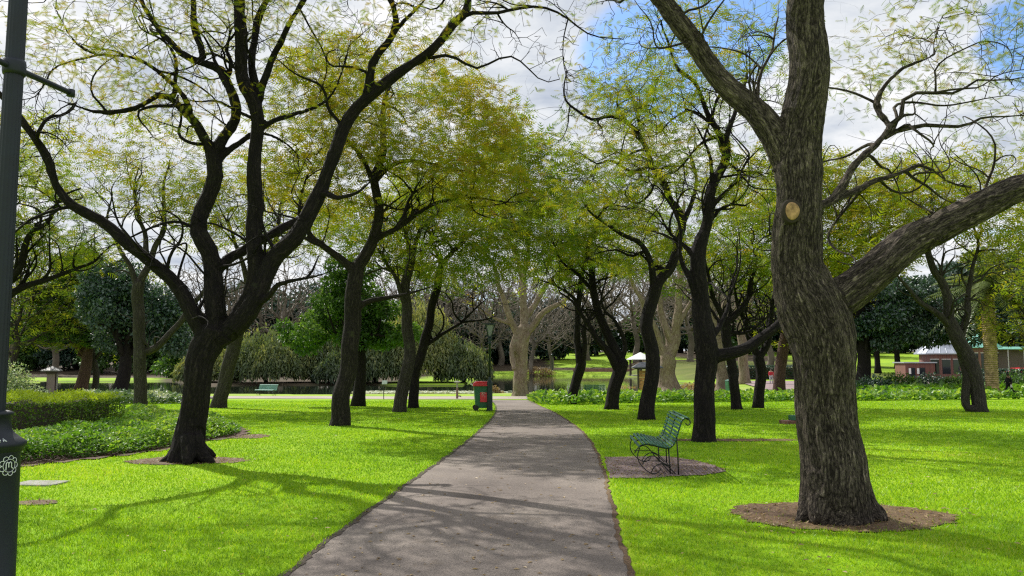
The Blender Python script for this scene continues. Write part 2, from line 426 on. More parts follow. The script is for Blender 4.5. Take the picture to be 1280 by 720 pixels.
MULCH = asphalt('mulch', (.055, .028, .022), (.09, .045, .035), (.15, .08, .06), .9)
CONC = plain('concrete', (.27, .265, .235), .9, var=.22, scale=6, bump=.3)
SOIL = plain('edge_soil', (.055, .04, .028), .95, var=.4, scale=14, bump=.6)

def water_mat():
    m, g = mat('lake_water'); t = g.n('ShaderNodeTexCoord')
    n = g.noise(g.mapping(t.outputs['Object'], (.5, 1.6, 1)), 1.2, 3, .5)
    bp = g.n('ShaderNodeBump', i_Strength=.06, i_Distance=.05); g.l(n, bp.inputs['Height'])
    p = g.n('ShaderNodeBsdfPrincipled', i_Roughness=.04); p.inputs['Base Color'].default_value = (.02, .028, .018, 1)
    p.inputs['IOR'].default_value = 1.33
    g.l(bp.outputs[0], p.inputs['Normal']); finish(g, p.outputs[0]); return m
WATERM = water_mat()
GREENP = plain('green_paint', (.014, .095, .06), .38, var=.25, scale=14)
GREENL = plain('faded_green_paint', (.20, .40, .34), .5, var=.25, scale=10)
IRON = plain('black_iron', (.018, .02, .022), .45, .4)
POST = plain('blue_black_paint', (.003, .008, .018), .55, .0, var=.2)
POSTG = plain('green_black_paint', (.012, .03, .03), .35, .2)
BINB = plain('bin_green', (.02, .11, .06), .45)
RED = plain('bin_red', (.55, .02, .025), .4, var=.1)
WHITE = plain('white_paint', (.78, .78, .75), .5, var=.06)
CHALK = plain('chalk_pen', (.75, .8, .8), .7, var=.03)
RUBBER = plain('rubber', (.02, .02, .02), .8)
GLASSM = plain('lantern_glass', (.30, .33, .33), .15, var=.05)
ROOFM = plain('metal_roof', (.42, .45, .52), .35, .3, var=.08, scale=2)
ROOFG = plain('weathered_grey_roof', (.17, .165, .165), .5, .2, var=.15, scale=3)
ROOFT = plain('teal_roof', (.30, .68, .58), .4, .1, var=.1, scale=2)
SHINGLE = plain('dark_shelter_roof', (.06, .065, .075), .45, .2)
TIMBER = plain('orange_timber', (.42, .20, .08), .6, var=.25, scale=5)
TIMBD = plain('dark_timber', (.05, .035, .028), .7)
BLACKC = plain('black_cloth', (.012, .012, .018), .85)
REDC = plain('red_cloth', (.5, .02, .035), .8)
GREYC = plain('pale_grey_cloth', (.5, .5, .5), .85)
SKIN = plain('skin', (.42, .25, .17), .6, var=.05)
HAIR = plain('dark_hair', (.02, .014, .01), .6)
REDV = plain('red_car_paint', (.6, .02, .03), .2, .1, var=.03)
DARKG = plain('dark_window', (.02, .025, .03), .1, var=.05)
SIGNM = plain('sign_plate', (.45, .5, .48), .4)
def brick_mat():
    m, g = mat('brick'); t = g.n('ShaderNodeTexCoord')
    b = g.n('ShaderNodeTexBrick', i_Scale=4.0); g.l(g.mapping(t.outputs['Object'], (1, 1, 1)), b.inputs[0])
    b.inputs[1].default_value = (.21, .085, .06, 1); b.inputs[2].default_value = (.14, .055, .045, 1); b.inputs[3].default_value = (.20, .16, .14, 1)
    p = g.n('ShaderNodeBsdfPrincipled', i_Roughness=.85); g.l(b.outputs[0], p.inputs[0]); finish(g, p.outputs[0]); return m
BRICK = brick_mat()
# ------------------------------------------------------------------ ground, water, paths
def grade(a0, a1, fine0, fine1, st, gr=1.16):
    xs = list(np.arange(fine0, fine1 + 1e-6, st)); s = st; x = xs[-1]
    while x < a1: s *= gr; x += s; xs.append(min(x, a1))
    s = st; x = xs[0]; pre = []
    while x > a0: s *= gr; x -= s; pre.append(max(x, a0))
    return np.array(pre[::-1] + xs)
gx = grade(-900, 900, -40, 40, 1.0); gy = grade(-200, 1800, -6, 175, 1.0)
X, Y = np.meshgrid(gx, gy); Z = terr(X, Y)
nx, ny = len(gx), len(gy)
ii = (np.arange(ny - 1)[:, None] * nx + np.arange(nx - 1)[None]).ravel()
gr_ = MB(); gr_.arr(np.stack([X, Y, Z], -1).reshape(-1, 3), np.stack([ii, ii + 1, ii + nx + 1, ii + nx], 1))
tag(gr_.build('ground', LAWN, smooth=True), 'bright green mown lawn under the trees', 'lawn', kind='structure')
wt = MB(); wt.arr([(-260, 60, WATER), (30, 60, WATER), (30, 175, WATER), (-260, 175, WATER)], [(0, 1, 2, 3)])
tag(wt.build('water', WATERM), 'still green lake reflecting the far bank', 'lake', kind='structure')

def wob(s, k): return np.sin(s * 3.1 + k) * .5 + np.sin(s * 7.7 + k * 2) * .3 + np.sin(s * 17.3 + k * 3) * .25
Lpx = [(205, 830), (355, 720), (432, 660), (500, 612), (560, 570), (600, 538), (617, 520), (620, 511), (618, 505), (612, 500)]
Rpx = [(838, 830), (790, 720), (770, 650), (752, 580), (737, 550), (716, 530), (692, 515), (672, 506), (662, 500), (658, 497)]
def edge(pts):
    P = np.array([tuple(ground(*p))[:2] for p in pts]); return P
LE, RE = edge(Lpx), edge(Rpx)
def smooth_poly(P, st=.25):
    P = np.asarray(P, float); t = np.r_[0, np.cumsum(np.linalg.norm(np.diff(P, axis=0), axis=1))]
    u = np.arange(0, t[-1], st); n = len(P)
    out = []
    for uu in u:
        k = min(max(np.searchsorted(t, uu, 'right') - 1, 0), n - 2); f = (uu - t[k]) / (t[k + 1] - t[k])
        p0, p1, p2, p3 = P[max(k - 1, 0)], P[k], P[k + 1], P[min(k + 2, n - 1)]
        out.append(.5 * ((2 * p1) + (-p0 + p2) * f + (2 * p0 - 5 * p1 + 4 * p2 - p3) * f * f + (-p0 + 3 * p1 - 3 * p2 + p3) * f ** 3))
    out.append(P[-1]); return np.array(out)
ys = np.arange(-4, 51.0, .2)
LS, RS = smooth_poly(LE), smooth_poly(RE)
def ext(P):
    d = P[1] - P[0]; d = d / np.linalg.norm(d); q = P[0] - d * 12; return np.vstack([q, P])
LS, RS = ext(LS), ext(RS)
path_l = lambda y: np.interp(y, LS[:, 1], LS[:, 0]) + .02 * wob(np.asarray(y) * 1.3, 1)
path_r = lambda y: np.interp(y, RS[:, 1], RS[:, 0]) + .022 * wob(np.asarray(y) * .8, 5)
ye = min(LS[-1, 1], RS[-1, 1])
ys = np.arange(-4, ye, .2)
K = 8
rows = []
for y in ys:
    a, b = path_l(y), path_r(y)
    xs = np.linspace(a, b, K); rows.append(np.c_[xs, np.full(K, y), terr(xs, np.full(K, y)) + .006])
V = np.concatenate(rows); i0 = (np.arange(len(ys) - 1)[:, None] * K + np.arange(K - 1)[None]).ravel()
pm = MB().arr(V, np.stack([i0, i0 + 1, i0 + K + 1, i0 + K], 1))
tag(pm.build('path', ASPH), 'grey asphalt footpath running down to the lake', 'path', kind='structure')
def strip(name, fx0, fx1, ys, m, off, label, cat):
    a = fx0(ys); b = fx1(ys)
    V = np.concatenate([np.c_[a, ys, terr(a, ys) + off], np.c_[b, ys, terr(b, ys) + off]]); n = len(ys); i = np.arange(n - 1)
    o = MB().arr(V, np.stack([i, i + n, i + n + 1, i + 1], 1)).build(name, m)
    return tag(o, label, cat, kind='structure')
yf = np.arange(-4, ye, .06)
strip('path_edge', lambda y: path_l(y) - .035 - .02 * wob(y * 3, 2), lambda y: path_l(y) + .03 + .02 * wob(y * 4, 9), yf, SOIL, .011, 'dark soil trench along the left edge of the footpath', 'path edge')
strip('path_edge', lambda y: path_r(y) - .03 + .012 * wob(y * 5, 4), lambda y: path_r(y) + .018 + .02 * wob(y * 5.3, 7), yf, DIRT, .011, 'crumbled dry edge along the right side of the footpath', 'path edge')
# cross path at the lake side
def cross_y0(x): return 49.2 + .10 * np.abs(x + 1) ** .9 * (x < 0) + .5 * np.sin(x * .3)
def cross_y1(x): return 56.5 + .06 * np.abs(x) * (x < 0) + .4 * np.sin(x * .4 + 2)
xs = np.arange(-75, 7.5, .5)
rows = []
for x in xs:
    fade = 1.0
    y0, y1 = cross_y0(x), cross_y1(x)
    yy = np.linspace(y0, y1, 9); rows.append(np.c_[np.full(9, x), yy, terr(np.full(9, x), yy) + .02])
V = np.concatenate(rows); i0 = (np.arange(len(xs) - 1)[:, None] * 9 + np.arange(8)[None]).ravel()
tag(MB().arr(V, np.stack([i0, i0 + 9, i0 + 10, i0 + 1], 1)).build('path', SAND), 'pale sandy path crossing in front of the lake', 'path', kind='structure')
# far paved forecourt on the right
def drape(name, poly, m, off, label, cat, st=1.0, kind='structure'):
    """star-shaped polygon draped on the ground"""
    P = np.array(poly, float); c = P.mean(0); n = len(P); K = 7
    V = []; 
    for k in range(K + 1):
        q = c + (P - c) * (k / K) if k else c + (P - c) * .001
        V.append(np.c_[q, terr(q[:, 0], q[:, 1]) + off])
    o = MB().arr(np.concatenate(V), grid_faces(K + 1, n)).build(name, m)
    return tag(o, label, cat, kind=kind)
drape('paving', [(24.5, 77), (34, 75), (60, 82), (75, 96), (70, 105), (50, 98), (36, 97), (28, 99)], PINK, .05, 'pinkish paved forecourt beyond the ivy bed', 'paving')
def ell(c, rx, ry, n=120, k=0, amp=.08, rot=0):
    a = np.arange(n) / n * 2 * math.pi; rr = 1 + amp * (np.sin(3 * a + k) + .6 * np.sin(5 * a + 2 * k) + .5 * np.sin(11 * a + k))
    rr = rr + .025 * np.sin(23 * a + k) + .02 * np.sin(37 * a + 2 * k)
    x, y = rx * rr * np.cos(a), ry * rr * np.sin(a); cs, sn = math.cos(rot), math.sin(rot)
    return np.c_[c[0] + x * cs - y * sn, c[1] + x * sn + y * cs]
BARE = []          # polygons without grass blades
def patch(name, poly, m, off, label, cat): BARE.append(np.array(poly)); return drape(name, poly, m, off, label, cat)
t2c = ground(1050, 645)
patch('dirt_ring', ell(t2c, 1.13, .78, k=1, amp=.04), DIRT, .010, 'bare brown soil ring around the big furrowed tree', 'soil')
t1c = ground(238, 577)
patch('dirt_ring', ell(t1c + Vector((-.1, .1, 0)), .95, .55, k=2, amp=.07), DIRT, .010, 'bare soil around the foot of the many limbed dark tree', 'soil')
patch('dirt_patch', ell(ground(312, 546), .42, .55, k=3), DIRT, .010, 'bare earth at the tip of the leafy border', 'soil')
patch('dirt_patch', ell(ground(42, 629), .28, .16, k=4), DIRT, .010, 'small worn earth patch near the lamp post', 'soil')
patch('dirt_patch', ell(ground(905, 550.5), 1.7, .28, k=5), DIRT, .010, 'worn earth strip at the foot of the tree behind the bench', 'soil')
b0, b1, b2, b3 = [tuple(ground(*p))[:2] for p in ((756, 572), (762, 598), (868, 596), (835, 571))]
pl = [b1, (b1[0] + .6, b1[1] - .02), (b2[0] - .35, b2[1]), (b2[0] + .15, b2[1] + .12), tuple(ground(908, 590))[:2], tuple(ground(895, 583))[:2], tuple(ground(868, 576))[:2], b3, b0]
pp = []
for i in range(len(pl)):
    a, b = np.array(pl[i]), np.array(pl[(i + 1) % len(pl)])
    for t in np.arange(0, 1, .1): pp.append(a + (b - a) * t + rng.normal(0, .012, 2))
pp = [(max(p[0], float(path_r(p[1])) + .005), p[1]) for p in pp]
patch('bench_pad', pp, PINK, .012, 'pinkish grey paved pad under the green bench', 'paving')

# garden beds
def poly_of(px): return np.array([tuple(ground(*p))[:2] for p in px])
bedL = poly_of([(-60, 590), (25, 584), (120, 574), (205, 563), (262, 552), (300, 546), (309, 541), (296, 534), (262, 529), (200, 521), (150, 519), (140, 528), (132, 540), (60, 551), (-60, 553)])
def inpoly(P, x, y):
    x = np.asarray(x); y = np.asarray(y); c = np.zeros(x.shape, bool); n = len(P); j = n - 1
    for i in range(n):
        xi, yi = P[i]; xj, yj = P[j]
        if yi != yj:
            c ^= ((yi > y) != (yj > y)) & (x < (xj - xi) * (y - yi) / (yj - yi) + xi)
        j = i
    return c
bl = smooth_poly(np.vstack([bedL, bedL[:1]]), .3)[:-1]
BARE.append(bl)
# triangulate in strips: mulch under the border
def bed_sheet(poly, m, off, label):
    ymin, ymax = poly[:, 1].min(), poly[:, 1].max(); mb = MB(); st = .25
    xs_ = np.arange(poly[:, 0].min(), poly[:, 0].max(), st); Vv = []; ct = 0
    for x in xs_:
        for y in np.arange(ymin, ymax, st):
            if inpoly(poly, x + st / 2, y + st / 2):
                Vv.append([(x, y), (x + st, y), (x + st, y + st), (x, y + st)])
    Vv = np.array(Vv).reshape(-1, 2); k = np.arange(len(Vv) // 4)[:, None] * 4 + np.arange(4)[None]
    return tag(MB().arr(np.c_[Vv, terr(Vv[:, 0], Vv[:, 1]) + off], k).build('mulch_bed', m), label, 'mulch', kind='structure')
bed_sheet(bl, MULCH, .02, 'dark red mulch under the leafy border')

# ------------------------------------------------------------------ lawn blades
def blades(N, y0, y1, half, mb_attr, hmul=1.0):
    Yb = np.exp(rng.uniform(math.log(y0), math.log(y1), N)); Xb = rng.uniform(-1, 1, N) * (half * Yb + 1.2)
    keep = ~((Xb > path_l(Yb) - .01 + rng.normal(0, .015, N)) & (Xb < path_r(Yb) + .03 + np.abs(rng.normal(0, .05, N))))
    for P in BARE:
        ins = inpoly(P, Xb + rng.normal(0, .03, N), Yb + rng.normal(0, .03, N))
        keep &= ~ins | (rng.random(N) < .07)
    keep &= (Yb < cross_y0(Xb)) | (Xb > 7)
    Xb, Yb = Xb[keep], Yb[keep]; n = len(Xb)
    lum = np.sin(Xb * 1.7 + np.sin(Yb * 1.1)) * .5 + np.sin(Yb * 2.3 + Xb) * .5
    # taller tufts along the path edges
    edge_d = np.minimum(np.abs(Xb - path_l(Yb)), np.abs(Xb - path_r(Yb)))
    h = (rng.uniform(.018, .042, n) + .008 * lum + .02 * np.exp(-edge_d / .06)) * hmul
    w = .0032 * np.maximum(Yb / 6, .9) * rng.uniform(.7, 1.5, n)
    a = rng.uniform(0, 2 * math.pi, n); lean = rng.uniform(.2, 1.1, n); la = rng.uniform(0, 2 * math.pi, n)
    z = terr(Xb, Yb) - .003
    dx, dy = np.cos(a) * w, np.sin(a) * w
    tip = np.stack([Xb + np.cos(la) * lean * h, Yb + np.sin(la) * lean * h, z + h], 1)
    V = np.stack([np.stack([Xb - dx, Yb - dy, z], 1), np.stack([Xb + dx, Yb + dy, z], 1), tip], 1).reshape(-1, 3)
    big = np.sin(Xb * .45 + 1.3 * np.sin(Yb * .31)) + np.sin(Yb * .7 + Xb * .35 + 2) + .6 * np.sin(Xb * 3.3 + Yb * 1.9)
    tint = np.clip(.47 + .09 * lum + .075 * big + rng.normal(0, .21, n) + (rng.random(n) < .03) * .4 + .35 * np.exp(-edge_d / .05) * (Xb > 0), 0, 1)
    return MB().arr(V, np.arange(3 * n).reshape(-1, 3), tint=np.repeat(tint, 3))
gb = blades(720000, 4.3, 46, .74, None)
tag(gb.build('grass_blades', GBLADE), 'short bright green turf of the lawn', 'grass', kind='stuff')
# fallen leaves and twigs on path and lawn
N = 2600
Yl = np.exp(rng.uniform(math.log(4.6), math.log(30), N)); Xl = rng.uniform(-1, 1, N) * (.7 * Yl + 1)
on = (Xl > path_l(Yl)) & (Xl < path_r(Yl)); kp = on | (rng.random(N) < .22); Xl, Yl, on = Xl[kp], Yl[kp], on[kp]; n = len(Xl)
s = rng.uniform(.008, .026, n) * (1 + .03 * Yl); a = rng.uniform(0, 6.28, n); zl = terr(Xl, Yl) + np.where(on, .010, .035)
ca, sa = np.cos(a), np.sin(a)
q = np.stack([np.stack([Xl + s * ca, Yl + s * sa, zl], 1), np.stack([Xl - .5 * s * sa, Yl + .5 * s * ca, zl + .3 * s], 1), np.stack([Xl - s * ca, Yl - s * sa, zl], 1), np.stack([Xl + .5 * s * sa, Yl - .5 * s * ca, zl + .1 * s], 1)], 1).reshape(-1, 3)
tag(MB().arr(q, np.arange(4 * n).reshape(-1, 4), tint=np.repeat(rng.random(n), 4)).build('fallen_leaves', TAN), 'scattered dry leaf litter on the path and lawn', 'leaf litter', kind='stuff')

# loose bark chips, seed cases and dead grass on the bare soil
CX, CY = [], []
for P in BARE[:6]:
    x0, y0 = P.min(0) - .12; x1, y1 = P.max(0) + .12; m_ = int((x1 - x0) * (y1 - y0) * 420)
    a_, b_ = rng.uniform(x0, x1, m_), rng.uniform(y0, y1, m_); q_ = inpoly(P, a_, b_) | (rng.random(m_) < .12); CX.append(a_[q_]); CY.append(b_[q_])
CX, CY = np.concatenate(CX), np.concatenate(CY); n = len(CX); s = rng.uniform(.006, .022, n) * np.where(rng.random(n) < .06, 2, 1); a = rng.uniform(0, 6.28, n); asp = rng.uniform(.2, .7, n)
zl = terr(CX, CY) + .014 + rng.uniform(0, .012, n); ca, sa = np.cos(a), np.sin(a); tl = rng.normal(0, .4, n)
q = np.stack([np.stack([CX + s * ca, CY + s * sa, zl + tl * s], 1), np.stack([CX - asp * s * sa, CY + asp * s * ca, zl + .25 * s], 1), np.stack([CX - s * ca, CY - s * sa, zl - tl * s * .5], 1), np.stack([CX + asp * s * sa, CY - asp * s * ca, zl], 1)], 1).reshape(-1, 3)
tag(MB().arr(q, np.arange(4 * n).reshape(-1, 4), tint=np.repeat(np.clip(rng.normal(.25, .3, n), 0, 1), 4)).build('soil_litter', TAN), 'bark chips and dead leaves lying on the bare soil', 'litter', kind='stuff')
# ------------------------------------------------------------------ trees
def catmull(P, st):
    P = np.asarray(P, float); t = np.r_[0, np.cumsum(np.linalg.norm(np.diff(P[:, :3], axis=0), axis=1))]
    n = len(P); m = max(2, int(t[-1] / st) + 1); u = np.linspace(0, t[-1], m); out = []
    for uu in u:
        k = min(max(np.searchsorted(t, uu, 'right') - 1, 0), n - 2); f = (uu - t[k]) / max(t[k + 1] - t[k], 1e-6)
        p0, p1, p2, p3 = P[max(k - 1, 0)], P[k], P[k + 1], P[min(k + 2, n - 1)]
        out.append(.5 * ((2 * p1) + (-p0 + p2) * f + (2 * p0 - 5 * p1 + 4 * p2 - p3) * f * f + (-p0 + 3 * p1 - 3 * p2 + p3) * f ** 3))
    return np.array(out)

class Skel:
    def __init__(s): s.P = []; s.par = []; s.r = []; s.fix = []; s.px = []; s.grow = []
    def add(s, p, par, r, fix, px=(0, 0), grow=True):
        s.P.append(np.array(p, float)); s.par.append(par); s.r.append(r); s.fix.append(fix); s.px.append(px); s.grow.append(grow)
        return len(s.P) - 1

def traced_tree(base, trunk, limbs, Y0=None, st=.2, wig=.02, bury=.15):
    """trunk: [(px,py,r_px)...] from the foot up; limbs: (points, r0, r1, depth_offset_end)"""
    S = Skel()
    if Y0 is None: Y0 = ground(*base).y
    def lay(pts, par, dd0, dd1, r_at_end=None):
        # pts: (px,py,rpx) -> world with depth drifting dd0..dd1
        L = np.array(pts, float); t = np.r_[0, np.cumsum(np.hypot(np.diff(L[:, 0]), np.diff(L[:, 1])))]; t /= t[-1]
        W_ = []
        for (x, y, r), tt in zip(L, t):
            Yd = Y0 + dd0 + (dd1 - dd0) * tt ** 1.0; p = at(x, y, Yd); W_.append((*p, r * Yd / F, x, y))
        Wc = catmull(W_, st)
        ph = rng.uniform(0, 6, 3); k = np.arange(len(Wc))
        for a in range(3):
            Wc[:, a] += wig * np.sin(k * .9 + ph[a]) * np.minimum(1, k / 3) * (1 if a != 1 else 1.5)
        prev = par
        for j, w in enumerate(Wc):
            if j == 0 and par >= 0: 
                continue
            prev = S.add(w[:3], prev, max(w[3], .0045), True, (w[4], w[5]))
        return prev
    b = trunk[0]
    lay(trunk, -1, 0, 0)
    # bury the foot
    S.P[0] = S.P[0] - np.array([0, 0, bury])
    trunk_n = len(S.P)
    for j in range(trunk_n): S.grow[j] = False
    for pts, r0, r1, dd in limbs:
        if r1 < 2.2: r1 *= .5
        L = [(x, y) for x, y in pts]; n = len(L)
        q = np.array(S.px); d = np.hypot(q[:, 0] - L[0][0], q[:, 1] - L[0][1]); par = int(np.argmin(d))
        dd0 = S.P[par][1] - Y0
        ppx = S.px[par]
        seg = np.r_[0, np.cumsum([math.hypot(L[i + 1][0] - L[i][0], L[i + 1][1] - L[i][1]) for i in range(n - 1)])]; seg = seg / seg[-1]
        pts3 = [(x, y, r0 + (r1 - r0) * s_ ** .8) for (x, y), s_ in zip(L, seg)]
        if d[par] > 2: pts3 = [(ppx[0], ppx[1], r0)] + pts3
        lay(pts3, par, dd0, dd0 + dd)
    for j in range(trunk_n):
        if S.P[j][2] > S.P[0][2] + 2.6 * 1: S.grow[j] = False
    return S, Y0

def ell_attr(Y0, ells, n):
    """attractor points inside pixel-sized ellipsoids (px, py, depth offset, rx px, rz px, ry metres)"""
    vol = np.array([e[3] * e[4] * e[5] for e in ells], float); vol /= vol.sum(); out = []
    for e, v in zip(ells, vol):
        m = int(n * v) + 1; u = rng.normal(size=(m, 3)); u /= np.linalg.norm(u, axis=1)[:, None]; u *= (rng.random(m) ** (1 / 2.4))[:, None]
        Yd = Y0 + e[2]; c = np.array(at(e[0], e[1], Yd)); s = Yd / F
        out.append(c + u * np.array([e[3] * s, e[5], e[4] * s]))
    return np.concatenate(out)

def colonize(S, A, step=.22, di=3.0, dk=.36, jit=.35, maxit=120, inertia=.35, up=.0):
    cap = 60000
    P = np.zeros((cap, 3)); n = len(S.P); P[:n] = np.array(S.P); par = list(S.par); grow = np.zeros(cap, bool); grow[:n] = S.grow
    cc = np.zeros(cap, int); D = np.zeros((cap, 3))
    for i in range(n):
        if par[i] >= 0:
            d = P[i] - P[par[i]]; D[i] = d / (np.linalg.norm(d) + 1e-9); cc[par[i]] += 1
    gi = np.nonzero(grow[:n])[0]
    d = np.linalg.norm(A[:, None] - P[gi][None], axis=2); k = d.argmin(1); near = gi[k]; dist = d[np.arange(len(A)), k]
    for it in range(maxit):
        act = (dist < di)
        if it % 4 == 0: di *= 1.06
        if not act.any(): 
            if len(A) and it < 40: di *= 1.5; continue
            break
        ia = np.nonzero(act)[0]; nb = near[ia]
        v = A[ia] - P[nb]; v /= np.linalg.norm(v, axis=1)[:, None] + 1e-9
        un, inv = np.unique(nb, return_inverse=True); acc = np.zeros((len(un), 3)); np.add.at(acc, inv, v)
        nr = np.linalg.norm(acc, axis=1)[:, None]; bad = nr[:, 0] < 1e-3; acc /= nr + 1e-9
        acc = acc + inertia * D[un] + rng.normal(0, jit, acc.shape) + np.array([0, 0, up]); acc /= np.linalg.norm(acc, axis=1)[:, None] + 1e-9
        new = P[un] + acc * step * rng.uniform(.75, 1.25, (len(un), 1))
        m = len(un)
        if n + m > cap: break
        P[n:n + m] = new; D[n:n + m] = acc; par.extend(un.tolist()); grow[n:n + m] = True; cc[un] += 1
        ids = np.arange(n, n + m); n += m
        # nodes that have branched enough stop attracting
        full = cc > 3
        dn = np.linalg.norm(A[:, None] - new[None], axis=2); kk = dn.argmin(1); dm = dn[np.arange(len(A)), kk]
        better = (dm < dist) | full[near]
        near = np.where(better, ids[kk], near); dist = np.where(better, dm, dist)
        keep = dist > dk
        A = A[keep]; near = near[keep]; dist = dist[keep]
        if not len(A): break
    n0 = len(S.P)
    for i in range(n0, n): S.add(P[i], par[i], 0, False)
    return S

def auto_limbs(S, A, count, L=(1.0, 2.4), rr=(.022, .045), curl=.42, st=.13, levels=2):
    """crooked secondary limbs wandering from the main ones into the crown space"""
    zb = S.P[0][2] + 2.3
    src = [i for i in range(len(S.P)) if S.grow[i] and S.fix[i] and S.P[i][2] > zb and S.r[i] > rr[0] * .8]
    if not src: return
    for lv in range(levels):
        new_src = []
        for _ in range(count * (1 if lv == 0 else 2)):
            i = src[rng.integers(len(src))]; p = S.P[i].copy(); r0 = min(S.r[i] * .7, rng.uniform(*rr) * (1 if lv == 0 else .55)); n = int(rng.uniform(*L) * (1 if lv == 0 else .65) / st)
            near = A[rng.integers(len(A), size=12)]; dd = np.linalg.norm(near - p, axis=1); a = near[dd.argmin()]
            d_ = a - p; d_ /= np.linalg.norm(d_) + 1e-9; q = S.par[i]
            if q >= 0:
                t_ = S.P[i] - S.P[q]; t_ /= np.linalg.norm(t_) + 1e-9; d_ = d_ + .5 * t_; d_ /= np.linalg.norm(d_)
            turn = rng.normal(0, curl, 3); prev = i
            for k in range(n):
                if k % 3 == 0: turn = turn * .3 + rng.normal(0, curl, 3)
                to = a - p; to /= np.linalg.norm(to) + 1e-9
                d_ = d_ + turn * .55 + to * .10; d_ /= np.linalg.norm(d_); p = p + d_ * st
                prev = S.add(p, prev, r0 * (1 - .8 * (k + 1) / n), True); new_src.append(prev)
        src = new_src

def finish_radii(S, r0=.0055, p=2.05, cap=.09):
    n = len(S.P); par = np.array(S.par); fix = np.array(S.fix); r = np.array(S.r, float)
    acc = np.zeros(n)
    for i in range(n - 1, -1, -1):
        if not fix[i]:
            acc[i] = max(acc[i], r0 ** p); r[i] = min(acc[i] ** (1 / p), cap)
        if par[i] >= 0:
            if not fix[par[i]]: acc[par[i]] += max(acc[i], r0 ** p) if not fix[i] else r[i] ** p
    # a grown branch is never thicker than the limb it leaves
    for i in range(n):
        if par[i] >= 0 and not fix[i]: r[i] = min(r[i], r[par[i]] * .92)
    S.rad = r; S.Pn = np.array(S.P); S.parn = par
    return S

def chains(S, rmin):
    n = len(S.Pn); ch = [[] for _ in range(n)]
    for i, p in enumerate(S.parn):
        if p >= 0: ch[p].append(i)
    out = []; stack = [(0, -1)]
    roots = [i for i in range(n) if S.parn[i] < 0]
    stack = [(r, -1) for r in roots]
    while stack:
        s_, p = stack.pop(); c = [p] if p >= 0 else []; k = s_; first = True
        while True:
            if S.rad[k] < rmin and not S.fix[k]: break
            c.append(k); cs = ch[k]
            if not cs: break
            cs = sorted(cs, key=lambda q: -S.rad[q] - (.02 if S.fix[q] else 0)); nx_ = cs[0]
            for q in cs[1:]: stack.append((q, k))
            k = nx_
        if len(c) >= 2: out.append((c, p >= 0))
    return out

